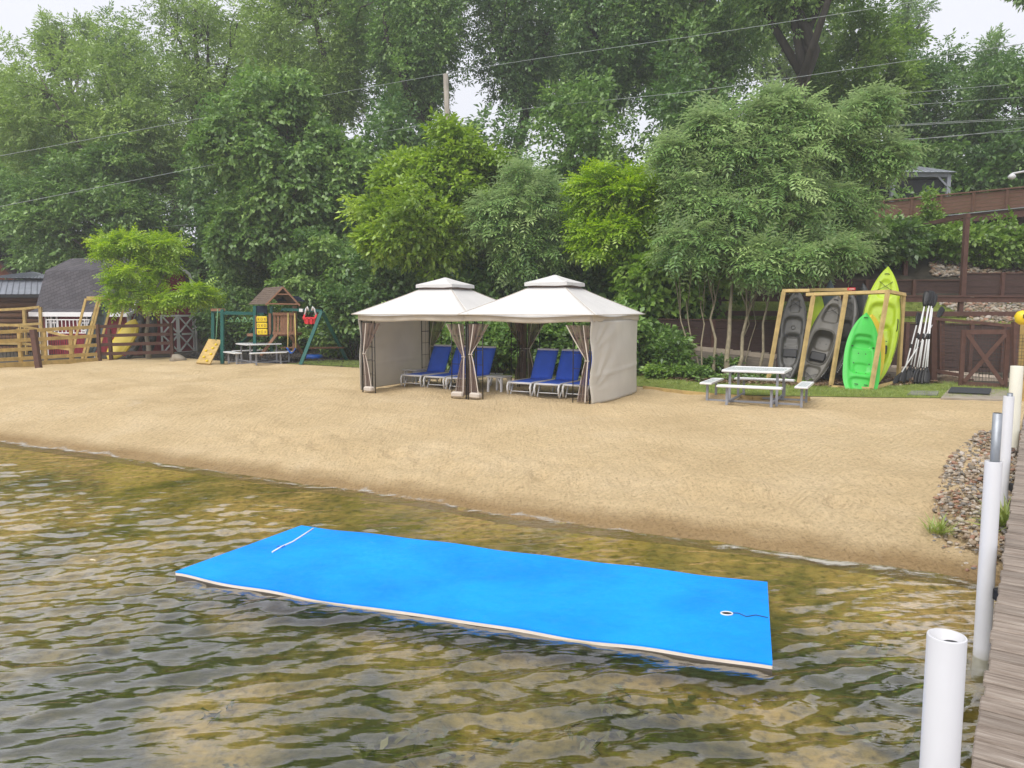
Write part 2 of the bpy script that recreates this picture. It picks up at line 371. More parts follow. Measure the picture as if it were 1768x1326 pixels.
i = (np.arange(len(wy)-1)[:,None]*m_+np.arange(m_-1)[None,:]).ravel(); F = np.stack([i, i+1, i+m_+1, i+m_], 1)
kf = keep.ravel()[F].any(1); F = F[kf]
o = np_mesh('lake_water', V, F, M_water, True); props(o, kind='structure')
# ---------------------------------------------------------------- foliage
def leaf_quad(L, W, fold=.25):
    return np.array([[0,0,0],[W/2,L*.45,fold*W],[0,L,-.08*L],[-W/2,L*.45,fold*W]], float)
def rotz(a): c, s_ = math.cos(a), math.sin(a); return np.array([[c,-s_,0],[s_,c,0],[0,0,1]])
def rotx(a): c, s_ = math.cos(a), math.sin(a); return np.array([[1,0,0],[0,c,-s_],[0,s_,c]])
def roty(a): c, s_ = math.cos(a), math.sin(a); return np.array([[c,0,s_],[0,1,0],[-s_,0,c]])
def tpl_twig(L, W, n=6, span=2.2):
    r = np.random.RandomState(1); out = []
    for k in range(n):
        f = k/(n-1); p = np.array([0, f*L*span*.8, -.15*L*f*f*span])
        a = (1 if k % 2 else -1)*(1.0-.5*f)+r.randn()*.15
        if k == n-1: a = 0
        q = leaf_quad(L*(.8+.35*r.rand()), W)@rotx(-.25+r.randn()*.3).T@roty(r.randn()*.35).T@rotz(a).T+p
        out.append(q)
    return np.concatenate(out)
def tpl_pinnate(L, W, pairs=5, droop=.9):
    out = []; R = L*3.2
    for k in range(pairs+1):
        f = (k+.6)/(pairs+.6); ang = droop*f; p = np.array([0, R*f*math.cos(ang*.5), -R*f*math.sin(ang*.5)*.8])
        for s_ in ((-1,1) if k < pairs else (0,)):
            q = leaf_quad(L*(1-.3*abs(f-.5)), W)@roty(s_*.25).T@rotz(-s_*1.05).T@rotx(-ang*.8).T
            if s_: q = q@rotx(-.25).T
            out.append(q+p)
    return np.concatenate(out)
TPL = {}
def tpl(kind):
    if kind in TPL: return TPL[kind]
    k = {'far': lambda: tpl_twig(.21,.11,5,2.0), 'fine': lambda: tpl_twig(.16,.06,7,2.6), 'mid': lambda: tpl_twig(.15,.075,6,2.2),
         'broad': lambda: tpl_twig(.19,.125,5,1.8), 'pinn': lambda: tpl_pinnate(.15,.043,5,.7), 'pinny': lambda: tpl_pinnate(.13,.05,5,.55),
         'shrub': lambda: tpl_twig(.11,.07,6,2.0), 'blade': lambda: np.concatenate([leaf_quad(.5,.03)@rotx(1.1-.12*i).T@rotz(i*1.3).T for i in range(6)])}[kind]()
    TPL[kind] = k; return k
def place(tp, P, D, U, scale):
    """instance template at P, y-axis along D, z near U"""
    D = D/np.linalg.norm(D, axis=1, keepdims=True)
    X = np.cross(D, U); X /= np.linalg.norm(X, axis=1, keepdims=True)+1e-9
    Z = np.cross(X, D)
    R = np.stack([X, D, Z], 1)            # rows are axes
    V = np.einsum('vk,nkj->nvj', tp, R)*scale[:,None,None]+P[:,None,:]
    return V
def crown(r, C, R, nclump, ntwig, kind, clump=.24, shell=.5, lobes=5, flat=.75, hang=.0, size=1.0, gap=0.0, bottom=-1.0):
    """returns verts, faces, tint, clump centres"""
    # lobed envelope
    ld = r.randn(lobes, 3); ld[:,2] = np.abs(ld[:,2])*.8-.15; ld /= np.linalg.norm(ld, axis=1, keepdims=True)
    cs = []; rad = []
    while len(cs) < nclump:
        d = r.randn(3); d /= np.linalg.norm(d)
        if d[2] < bottom: continue
        lob = np.max(ld@d); e = .60+.48*max(0, lob)**3+.10*mnoise.noise(Vector(d*2.3)+Vector((C[0],C[2],1)))
        f = (shell**3+(1-shell**3)*r.rand())**(1/3)*e
        p = d*f*r.uniform(.82, 1.16)
        if gap and mnoise.noise(Vector(p*1.9)+Vector((C[0], C[1], 3.1))) < gap-.5: 
            if r.rand() < .75: continue
        cs.append(p); rad.append(clump*(.65+.7*r.rand())*(1.15-.25*f))
    cs = np.array(cs); rad = np.array(rad)
    n = nclump*ntwig
    ci = np.repeat(np.arange(nclump), ntwig)
    d = r.randn(n, 3); d[:,2] = d[:,2]*.9+.25; d /= np.linalg.norm(d, axis=1, keepdims=True)
    q = r.rand(n)**.45
    off = d*q[:,None]*rad[ci][:,None]; off[:,2] *= flat
    P = (cs[ci]+off)*np.array(R)+np.array(C)
    od = cs[ci]*.55+d*.8; od[:,2] = od[:,2]*.45-hang+.12
    D = od+r.randn(n,3)*.38
    U = np.tile([0,0,1.0], (n,1))*1.0+d*.55+r.randn(n,3)*.35
    sc_ = size*(.75+.55*r.rand(n))
    T = tpl(kind); V = place(T, P, D, U, sc_)
    k = len(T)//4
    tint = np.repeat(np.clip(.28+.16*r.randn(nclump)[ci]+.10*r.randn(n)+.10*q, 0, .85), k)
    V = V.reshape(-1,3); F = np.arange(len(V)).reshape(-1,4)
    return V, F, tint, cs*np.array(R)+np.array(C)
def limbs(r, base, top, targets, r0, n_major=6, lean=None):
    m = MB(); base = Vector(base); top = Vector(top)
    ht = top-base
    tr = []; 
    for k in range(8):
        f = k/7; w_ = (.035 if r0 > .09 else .018)*ht.length*math.sin(f*3.1)
        tr.append(base+ht*f+Vector((w_*math.sin(r.rand()*6), w_*math.cos(r.rand()*6), 0))*(1 if 0 < k < 7 else 0))
    R = [r0*(1.35 if k == 0 else 1)*(1-.80*k/7) for k in range(8)]
    m.tube(tr, R, 8)
    maj = []
    T = [Vector(t) for t in targets]
    idx = list(range(len(T))); r.shuffle(idx)
    for j, i in enumerate(idx[:n_major]):
        t = T[i]; f = .35+.5*r.rand(); f = min(f, max(.2, (t.z-base.z)/max(ht.z,.1)*.75)); p = base+ht*f
        k = int(f*7); p = tr[k].lerp(tr[min(k+1,7)], f*7-k); rr = R[k]*.6
        mid = p.lerp(t, .5)+Vector((r.randn()*.08, r.randn()*.08, .10))*(t-p).length
        pts = [p, p.lerp(mid, .5), mid, mid.lerp(t, .55), t]; m.tube(pts, [rr, rr*.8, rr*.6, rr*.4, rr*.15], 6)
        maj.append((pts, rr))
    for i in idx[n_major:n_major+70]:
        t = T[i]; best = None
        for pts, rr in maj:
            for a in (1,2,3):
                dd = (pts[a]-t).length
                if best is None or dd < best[0]: best = (dd, pts[a], rr*[1,.8,.6,.4][a])
        for a in (3,4,5,6):
            dd = (tr[a]-t).length
            if best is None or dd < best[0]: best = (dd, tr[a], R[a]*.6)
        if best is None: continue
        p = best[1]; rr = min(best[2]*.55, .06*r0/.2+.01)
        mid = p.lerp(t, .5)+Vector((r.randn()*.1, r.randn()*.1, .06))*(t-p).length
        m.tube([p, mid, t], [rr, rr*.7, rr*.25], 4)
    return m
M_bark = paint('bark', (.10,.085,.068), .95, .35, 8, .9, 30, stretch=(1,1,.25))
M_barkd = paint('dark_bark', (.045,.038,.03), .95, .35, 8, .9, 30, stretch=(1,1,.25))
M_stem = paint('sapling_bark', (.23,.195,.13), .9, .3, 12, .5, 30, stretch=(1,1,.3))
LM = {
 'locust': leafmat('locust_leaves', (0.151,0.234,0.062), (0.276,0.400,0.103), (0.427,0.565,0.165)),
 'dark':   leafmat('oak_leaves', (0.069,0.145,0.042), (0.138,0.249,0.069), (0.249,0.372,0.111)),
 'deep':   leafmat('maple_leaves', (0.096,0.186,0.049), (0.193,0.324,0.082), (0.331,0.483,0.138)),
 'fresh':  leafmat('walnut_leaves', (0.110,0.209,0.033), (0.209,0.341,0.061), (0.341,0.495,0.099)),
 'grey':   leafmat('ash_leaves', (.085,.17,.045), (.20,.34,.095), (.44,.57,.22), under=(.42,.54,.27), gloss=.08),
 'yellow': leafmat('young_maple_leaves', (0.143,0.242,0.028), (0.275,0.418,0.050), (0.440,0.594,0.088)),
 'lime':   leafmat('sumac_leaves', (0.190,0.320,0.020), (0.310,0.480,0.030), (0.480,0.620,0.080), trans=.42),
 'vine':   leafmat('creeper_leaves', (0.073,0.146,0.037), (0.146,0.256,0.055), (0.268,0.415,0.098)),
 'blade':  leafmat('grass_blades', (0.130,0.180,0.035), (0.230,0.300,0.060), (0.340,0.410,0.100)),
}
TREES = []
def tree(label, name, px0, px1, py0, py1, Y, lm, kind, seed, nclump=110, ntwig=42, group=None, bark=None, clump=.24, gap=.12, size=1.0, hang=.1,
         shell=.5, r0=None, depth=None, bottom=-1.0, trunk_px=None, flat=.75, stems=None, cat='tree', n_major=7, base_y=None, topf=.55, extra=()):
    r = np.random.RandomState(seed)
    a = PY(px0, (py0+py1)/2, Y); b = PY(px1, (py0+py1)/2, Y); t = PY((px0+px1)/2, py0, Y); lo = PY((px0+px1)/2, py1, Y)
    C = ((a.x+b.x)/2, Y, (t.z+lo.z)/2); rx = (b.x-a.x)/2; rz = (t.z-lo.z)/2
    R = (rx, depth or min(rx, rz)*.9, rz)
    bx = PY(trunk_px, py1, Y).x if trunk_px else C[0]
    by = base_y or Y; bz = gz(bx, by)
    root = thing(name, label, cat, (bx, by, bz), 0, group)
    V, F, ti, cs = crown(r, C, R, nclump, ntwig, kind, clump=clump, gap=gap, size=size, hang=hang, shell=shell, bottom=bottom, flat=flat)
    for (ex0, ex1, ey0, ey1, eY, en) in extra:
        c2 = PY((ex0+ex1)/2, (ey0+ey1)/2, eY); r2 = (ex1-ex0)/2/FPX*eY; h2 = (ey1-ey0)/2/FPX*eY
        V2, F2, t2, cs2 = crown(r, tuple(c2), (r2, min(r2, h2), h2), en, ntwig, kind, clump=clump*1.35, gap=gap, size=size, hang=hang, shell=shell, flat=flat, lobes=3)
        F = np.concatenate([F, F2+len(V)]); V = np.concatenate([V, V2]); ti = np.concatenate([ti, t2]); cs = np.concatenate([cs, cs2])
    # keep everything above the ground
    off = np.array([bx, by, bz])
    hz = g(V[:,0], V[:,1])+.03; V[:,2] = np.maximum(V[:,2], hz)
    o = np_mesh('crown', V-off, F, LM[lm], False, root, ti)
    if stems:
        for (sx0, sx1, rr) in stems:
            q0 = PY(sx0[0], 600, 21.6+.5*r.rand()); q0.z = gz(q0.x, q0.y)-.05; q1 = PY(sx1[0], sx1[1], Y)
            mm = limbs(r, q0-Vector(off), q1-Vector(off), [Vector(c)-Vector(off) for c in cs if (Vector(c)-q1).length < rx*.8][:14], rr, 3)
            mm.build('trunk', bark or M_stem, root)
    else:
        r0 = r0 or .035*(C[2]+rz-bz)**1.0*.55
        tg = [Vector(c)-Vector(off) for c in cs]
        mm = limbs(r, (0,0,-.15), (C[0]-bx, C[1]-by, C[2]+rz*topf-bz), tg, r0, n_major)
        mm.build('trunk', bark or M_bark, root)
    return root
def shrub(label, name, px, py, w_px, h_px, Y, lm, kind, seed, nclump=22, ntwig=34, size=1.0, group=None, cat='shrub', gap=0, sink=.0):
    """px,py: bottom centre in the photograph; Y distance"""
    r = np.random.RandomState(seed)
    p = PY(px, py, Y); wx_ = w_px/FPX*Y/2; hz_ = h_px/FPX*Y; z0 = gz(p.x, Y)-sink
    root = thing(name, label, cat, (p.x, Y, z0), 0, group)
    top = max(p.z+hz_, z0+.3); c = (z0+top)/2
    V, F, ti, cs = crown(r, (p.x, Y, c), (wx_, min(wx_,1.2)*.8, (top-z0)/2*1.05), nclump, ntwig, kind, clump=.34, gap=gap, size=size, hang=.05, shell=.3)
    hz = g(V[:,0], V[:,1])+.02; V[:,2] = np.maximum(V[:,2], hz)
    off = np.array([p.x, Y, z0])
    np_mesh('foliage', V-off, F, LM[lm], False, root, ti)
    mm = MB()
    for c_ in cs[:9]:
        t = Vector(c_)-Vector(off); b0 = Vector((r.randn()*.08, r.randn()*.08, 0)); mm.tube([b0, b0.lerp(t, .5)+Vector((0,0,.08)), t], [.018,.013,.005], 5)
    mm.build('stem', M_bark, root)
    return root
GB = 'tall trees on the hill behind the beach'
# far row on the hill
tree('feathery thin crowned tree in the upper left corner of the view', 'locust_tree', -130, 90, 75, 330, 52, 'locust', 'fine', 11, 80, 34, GB, gap=.35, size=1.5)
tree('small round feathery treetop standing out against the sky above the barn', 'locust_tree', 60, 160, 22, 150, 56, 'locust', 'fine', 12, 44, 30, GB, gap=.3, size=1.5)
tree('twiggy grey green treetop between the small feathery one and the tall airy one', 'elm_tree', 155, 262, 18, 190, 58, 'deep', 'fine', 13, 50, 30, GB, gap=.35, size=1.5)
tree('tall airy tree with dark bare limbs showing against the sky', 'locust_tree', 232, 452, -70, 240, 50, 'locust', 'fine', 14, 74, 34, GB, gap=.45, size=1.4, bark=M_barkd)
tree('broad pale green tree with layered feathery boughs behind the red barn', 'locust_tree', 10, 400, 70, 400, 45, 'locust', 'fine', 15, 210, 40, GB, clump=.18, gap=.22, size=1.35)
tree('big rounded yellowish green tree left of the bare wooden pole, filling the top edge', 'locust_tree', 425, 675, -170, 330, 48, 'locust', 'fine', 16, 190, 42, GB, clump=.2, gap=.15, size=1.4)
tree('dark oak directly behind and left of the bare wooden pole', 'oak_tree', 620, 825, -230, 320, 46, 'deep', 'far', 17, 190, 40, GB, clump=.2, gap=.2, bark=M_barkd)
tree('dark oak right of the bare pole with sky showing through its crown', 'oak_tree', 780, 1000, -300, 300, 48, 'dark', 'far', 18, 190, 38, GB, clump=.2, gap=.36, bark=M_barkd)
tree('dark dense oak above the bright yellow green sapling', 'oak_tree', 930, 1150, -330, 330, 44, 'dark', 'far', 19, 240, 42, GB, clump=.2, gap=.24, bark=M_barkd)
tree('mid green maple left of the old tree with the thick dark trunk', 'maple_tree', 1070, 1330, -330, 300, 43, 'deep', 'far', 20, 260, 42, GB, clump=.19, gap=.24)
tree('old tree with a thick dark leaning trunk and a bare dead bough', 'oak_tree', 1215, 1530, -330, 130, 36, 'deep', 'mid', 21, 230, 40, GB, clump=.2, gap=.3, bark=M_barkd, trunk_px=1412, r0=.55, size=1.3, topf=.2)
tree('lighter green walnut between the old dark trunk and the open sky on the right', 'walnut_tree', 1390, 1572, 15, 290, 40, 'fresh', 'mid', 22, 130, 42, GB, clump=.2, gap=.15, size=1.3)
tree('thin wispy treetop in front of the pale sky above the grey roofed pavilion', 'elm_tree', 1530, 1605, -30, 120, 60, 'deep', 'fine', 23, 34, 26, GB, gap=.4, size=1.4)
tree('dark green tree with a pointed top rising behind the grey roofed pavilion', 'maple_tree', 1520, 1665, 80, 340, 44, 'dark', 'far', 24, 110, 40, GB, gap=.12)
tree('wide dark green tree behind the walkway beside the white lamp', 'maple_tree', 1630, 1900, 75, 350, 40, 'dark', 'far', 25, 170, 42, GB, clump=.2, gap=.12)
tree('slender wispy treetop rising behind the wide dark tree at the right edge', 'elm_tree', 1672, 1745, 40, 210, 54, 'deep', 'fine', 26, 34, 26, GB, gap=.35, size=1.3)
tree('overhanging tree whose dark bough reaches into the top right corner of the view', 'oak_tree', 1722, 1960, -220, 52, 24, 'dark', 'mid', 27, 90, 40, GB, gap=.2, trunk_px=1960)
GD = 'distant trees closing the view behind the wood'
for j, (a, b, c, d, Y, lab) in enumerate([
    (-40, 200, 130, 420, 66, 'distant tree seen between the leftmost feathery crowns'),
    (180, 420, 60, 420, 68, 'distant tree behind the tall airy tree'),
    (380, 620, -60, 400, 66, 'distant tree behind the rounded yellowish green crown'),
    (600, 800, -160, 260, 68, 'distant tree glimpsed left of the bare pole top'),
    (880, 1100, -200, 330, 66, 'distant tree glimpsed above the lime sapling'),
    (1080, 1300, -220, 330, 64, 'distant tree glimpsed over the left half of the silvery ash'),
    (1270, 1500, -200, 330, 62, 'distant tree glimpsed past the old thick trunk')]):
    tree(lab, 'distant_tree', a, b, c, d, Y, 'deep' if j % 2 else 'locust', 'far', 90+j, 130, 34, GD, gap=.1, size=1.6, clump=.2)
# undergrowth deep in the wood: understorey trees that close the view
GU = 'understorey trees in the shade of the tall ones'
for j, (a, b, c, d, Y, lab) in enumerate([
    (-60, 120, 250, 520, 47, 'shaded understorey tree behind the log cabin roof'),
    (90, 350, 300, 560, 46, 'shaded understorey tree behind the barn and the young lime green tree'),
    (290, 480, 170, 590, 44, 'shaded understorey tree left of the dark tree over the playset'),
    (420, 650, 300, 600, 40, 'shaded understorey tree behind the playset roof'),
    (600, 800, 130, 560, 39, 'shaded understorey tree at the foot of the bare pole'),
    (780, 960, 205, 560, 38, 'shaded understorey tree behind the left gazebo peak'),
    (930, 1120, 120, 560, 37, 'shaded understorey tree behind the right gazebo peak'),
    (1090, 1300, 110, 500, 37, 'shaded understorey tree behind the grey green ash'),
    (1280, 1500, 170, 480, 38, 'shaded understorey tree below the old thick trunk'),
    (1480, 1700, 230, 380, 41, 'shaded understorey tree behind the brown walkway, left part'),
    (1650, 1860, 240, 380, 38, 'shaded understorey tree behind the brown walkway under the lamp')]):
    tree(lab, 'understorey_tree', a, b, c, d, Y, 'dark' if j % 3 else 'deep', 'far', 50+j, 90, 36, GU, gap=.0, size=1.25, shell=.25)
# nearer trees at the foot of the hill
GF = 'leafy trees at the foot of the hill'
tree('dense dark green tree standing behind the red barn', 'maple_tree', 25, 335, 260, 520, 42, 'deep', 'mid', 31, 170, 44, GF, extra=((150,250,238,340,42,30),(20,130,300,420,41,30)), clump=.19, gap=.1, size=1.35)
tree('large dark green tree with a rounded peak above the playset', 'maple_tree', 350, 650, 150, 520, 37, 'deep', 'broad', 32, 200, 42, GF, clump=.19, gap=.12, size=1.15, hang=.25, extra=((410,560,108,240,37,40),(340,440,200,330,36.5,34),(560,660,230,380,36.6,34),(355,440,330,480,36.5,30)))
tree('low spreading maple bough between the playset and the left gazebo', 'maple_tree', 480, 680, 400, 570, 34.5, 'deep', 'broad', 33, 110, 40, GF, gap=.12, hang=.15, flat=.5)
tree('low shrubby maple right of the barn behind the swing frame', 'maple_tree', 370, 510, 390, 600, 39.5, 'deep', 'mid', 34, 110, 40, GF, gap=.05, size=1.2)
tree('fresh yellow green tree below the bare pole, left of the left gazebo peak', 'maple_tree', 640, 860, 250, 520, 28, 'yellow', 'mid', 35, 120, 44, GF, clump=.21, gap=.2, size=1.15, extra=((740,850,205,330,28,34),(640,740,255,360,27.8,28),(615,700,330,470,27.6,30),(780,890,260,380,28.2,28)))
tree('grey green drooping ash behind the gap between the two gazebo peaks', 'ash_tree', 825, 1000, 300, 520, 27, 'grey', 'pinn', 36, 80, 34, GF, clump=.22, gap=.1, hang=.22, size=1.2, flat=.9, extra=((880,965,280,380,26.8,24),(810,900,320,430,26.7,24)))
tree('bright lime green sapling with round clumps behind the right gazebo peak', 'sumac_tree', 985, 1165, 300, 470, 25.2, 'lime', 'pinny', 37, 100, 32, GF, clump=.23, gap=.12, size=1.2, flat=.6, extra=((1000,1080,283,360,25,20),(1080,1170,290,370,25,20),(990,1060,380,450,24.8,16)))
tree('broad leaved dark tree right behind the right gazebo', 'magnolia_tree', 1040, 1260, 400, 580, 24.6, 'fresh', 'broad', 38, 110, 34, GF, gap=.02, size=1.1)
tree('big silvery green ash with drooping leaves on several pale stems beside the kayak rack', 'ash_tree', 1215, 1450, 240, 470, 24.0, 'grey', 'pinn', 39, 64, 30, GF, clump=.23, gap=.42, hang=.12, trunk_px=1255, depth=2.4, base_y=22.6, size=1.25, flat=.9,
     extra=((1200,1320,185,300,23.6,27),(1290,1400,172,270,23.4,23),(1410,1510,185,310,24.0,25),(1470,1528,160,230,24.0,12),(1318,1350,163,215,23.4,8),(1205,1245,190,260,23.6,9),(1505,1552,235,310,24.0,12),(1155,1240,285,400,23.2,22),(1400,1500,300,420,24.0,24),(1150,1240,385,470,22.8,22),(1270,1400,415,490,22.2,24),(1370,1470,405,480,22.6,18),(1140,1180,240,300,23.4,8)),
     stems=[((1257,640),(1262,400),.085), ((1270,640),(1330,400),.065), ((1232,640),(1232,420),.05), ((1210,640),(1170,430),.03), ((1203,640),(1150,430),.03),((1215,638),(1212,440),.03),
            ((1279,642),(1300,440),.025), ((1285,645),(1320,440),.02), ((1309,645),(1360,330),.045)])

# undergrowth that covers the wooded slope (nobody could count it)
def undergrowth():
    r = np.random.RandomState(77); n = 26000
    x = r.uniform(-40, 34, n); y = r.uniform(24, 64, n)
    y0 = np.interp(x, [-40,-15,-12,-8,-3,1,4,4.5,34], [42,42,38,34,28.5,26,25,27.2,27.2])
    k = (y > y0) & ~((x > 6) & (y < 33.5) & (x < 26)); x = x[k]; y = y[k]; n = len(x)
    hgt = .5+1.3*np.array([.5+.5*mnoise.noise(Vector((a*.35, b_*.35, 0))) for a, b_ in zip(x, y)])
    z = g(x, y)+hgt*r.rand(n)**.6
    P = np.stack([x, y, z], 1); D = r.randn(n, 3); D[:,2] = np.abs(D[:,2])*.4; U = np.tile([0,-.5,1.0], (n,1))+r.randn(n,3)*.4
    V = place(tpl('far'), P, D, U, 1.2+.8*r.rand(n)); t = np.repeat(np.clip(.25+.2*r.randn(n), 0, .8), len(tpl('far'))//4)
    V = V.reshape(-1,3); o = np_mesh('undergrowth', V, np.arange(len(V)).reshape(-1,4), LM['vine'], False, None, t)
    props(o, 'low leafy undergrowth covering the wooded slope', None, None, 'stuff')
undergrowth()
GS = 'shrubs along the foot of the slope'
SH = [ # label, px, py_bottom, w, h, Y, mat, kind
 ('dark leafy shrub under the swing beam, behind the red bucket swing', 470, 622, 130, 110, 35.5, 'deep', 'mid'),
 ('long bladed grassy shrub at the foot of the swing frame', 585, 622, 100, 60, 32.0, 'fresh', 'mid'),
 ('tall dark shrub beside the left side wall of the left gazebo', 612, 632, 110, 150, 30.5, 'dark', 'broad'),
 ('leafy shrub seen through the open back of the left gazebo', 730, 645, 150, 120, 26, 'deep', 'mid'),
 ('round green shrub showing between the blue loungers of the left gazebo', 800, 652, 110, 95, 24.6, 'vine', 'mid'),
 ('ivy covered shrub behind the small white table between the gazebos', 868, 655, 110, 90, 23.8, 'vine', 'broad'),
 ('dark shrub seen through the back curtains of the right gazebo', 930, 655, 130, 120, 23.8, 'deep', 'mid'),
 ('leafy shrub behind the pair of blue loungers in the right gazebo', 1000, 655, 120, 110, 23.4, 'vine', 'broad'),
 ('leafy shrub behind the white cloth wall of the right gazebo', 1070, 660, 130, 130, 23.2, 'deep', 'broad'),
 ('loose leafy bush on the bank in front of the dark wall, left of the saplings', 1160, 640, 60, 50, 22.2, 'vine', 'mid'),
 ('small leafy bush between the pale sapling stems and the timber wall', 1245, 640, 60, 30, 22.3, 'vine', 'shrub'),
 ('low bush just right of the white cloth wall of the gazebo', 1135, 655, 70, 85, 23.0, 'vine', 'broad'),
 ('small bright green weed clump on the leaf litter by the white cloth wall', 1150, 668, 70, 34, 21.8, 'fresh', 'shrub'),
 ('small leafy weed clump on the leaf litter below the thin saplings', 1195, 665, 60, 28, 21.6, 'vine', 'shrub'),
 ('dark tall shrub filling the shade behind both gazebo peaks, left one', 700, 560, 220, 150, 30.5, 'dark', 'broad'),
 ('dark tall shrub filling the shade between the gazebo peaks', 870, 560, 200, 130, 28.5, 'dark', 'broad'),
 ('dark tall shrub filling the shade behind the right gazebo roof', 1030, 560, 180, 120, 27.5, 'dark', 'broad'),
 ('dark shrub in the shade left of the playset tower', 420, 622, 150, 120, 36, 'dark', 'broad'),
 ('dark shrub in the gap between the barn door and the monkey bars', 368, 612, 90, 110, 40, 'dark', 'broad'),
 ('ivy tangle below the walkway behind the dark kayaks', 1440, 520, 120, 140, 27.6, 'vine', 'broad'),
 ('ivy tangle below the walkway behind the tip of the lime kayak', 1520, 500, 110, 110, 27.9, 'vine', 'broad'),
 ('leafy boughs hanging under the brown walkway right of the ash', 1560, 430, 150, 36, 29, 'vine', 'broad'),
 ('leafy bough under the walkway across its middle post', 1660, 420, 130, 34, 28.6, 'fresh', 'broad'),
 ('leafy bough under the walkway at the right edge of the view', 1745, 425, 90, 50, 28, 'fresh', 'broad'),
 ('green weeds on the gravel slope above the upper retaining wall', 1720, 480, 130, 26, 28.4, 'fresh', 'shrub'),
 ('small pale vine poking up through the walkway rail', 1606, 392, 46, 60, 29.4, 'fresh', 'shrub'),
]
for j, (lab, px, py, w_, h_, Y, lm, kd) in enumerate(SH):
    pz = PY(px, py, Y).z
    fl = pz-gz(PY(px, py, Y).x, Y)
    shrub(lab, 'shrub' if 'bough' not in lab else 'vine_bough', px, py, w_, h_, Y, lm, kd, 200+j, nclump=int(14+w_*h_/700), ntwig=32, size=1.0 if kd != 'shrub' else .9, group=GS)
# ---------------------------------------------------------------- haze
hz = MB().box((5, 20, 13), (330, 210, 34.0)); ho = hz.build('haze', (lambda: None)() or bpy.data.materials.new('haze_air'))
hm = ho.data.materials[0]; hm.use_nodes = True; ht = hm.node_tree; ht.nodes.remove(ht.nodes['Principled BSDF'])
pv = N(ht, 'VolumePrincipled', Density=.0014); pv.inputs['Color'].default_value = (.92,.95,1,1); pv.inputs['Anisotropy'].default_value = .2
ht.links.new(pv.outputs[0], ht.nodes['Material Output'].inputs['Volume']); props(ho, 'thin haze over the beach', kind='stuff')
# ================================================================ objects
def OFF(r): return Vector(r.location)
# materials
def foam_top():
    m, t, b, out = nodes('blue_foam'); L = t.links.new; v = mapped(t)
    n = N(t, 'TexNoise', Scale=.9, Detail=4, Roughness=.5); L(v, n.inputs['Vector']); r = ramp(t, [(.35, (.0,.22,.82)), (.62, (.004,.30,.92))]); L(n.outputs['Fac'], r.inputs['Fac'])
    n2 = N(t, 'TexNoise', Scale=2.3, Detail=9, Roughness=.75, Distortion=.4); L(mapped(t, (1,2.2,1)), n2.inputs['Vector']); r2 = ramp(t, [(.66, 0.0), (.74, .55)]); L(n2.outputs['Fac'], r2.inputs['Fac'])
    m1 = N(t, 'Mix', data_type='RGBA'); L(r2.outputs['Color'], m1.inputs['Factor']); L(r.outputs['Color'], m1.inputs['A']); m1.inputs['B'].default_value = (.06,.36,.90,1)
    n3 = N(t, 'TexNoise', Scale=3.1, Detail=8, Roughness=.8); L(mapped(t, (1,1,1), (0,0,1)), n3.inputs['Vector']); r3 = ramp(t, [(.70, 0.0), (.78, .4)]); L(n3.outputs['Fac'], r3.inputs['Fac'])
    m2 = N(t, 'Mix', data_type='RGBA'); L(r3.outputs['Color'], m2.inputs['Factor']); L(m1.outputs['Result'], m2.inputs['A']); m2.inputs['B'].default_value = (.16,.20,.22,1)
    L(m2.outputs['Result'], b.inputs['Base Color']); rr = ramp(t, [(.4, .38), (.62, .7)]); L(n2.outputs['Fac'], rr.inputs['Fac']); L(rr.outputs['Color'], b.inputs['Roughness']); b.inputs['Specular IOR Level'].default_value = .22
    n4 = N(t, 'TexNoise', Scale=2.2, Detail=3); L(v, n4.inputs['Vector']); n5 = N(t, 'TexNoise', Scale=170, Detail=2); L(v, n5.inputs['Vector'])
    a = N(t, 'Math', operation='MULTIPLY_ADD'); a.inputs[1].default_value = .03; L(n5.outputs['Fac'], a.inputs[0]); L(n4.outputs['Fac'], a.inputs[2])
    bp = N(t, 'Bump', Strength=.6, Distance=.06); L(a.outputs[0], bp.inputs['Height']); L(bp.outputs[0], b.inputs['Normal']); return m
M_foam = foam_top()
M_foamw = paint('white_foam_edge', (.74,.66,.58), .7, .08, 5)
M_foamr = paint('foam_dark_reflection', (.10,.085,.075), .7, .1, 5)  # dark colour paints the dark water reflection seen below the white edge
M_white = paint('white_plastic', (.68,.68,.69), .45, .05, 3, spec=.4)
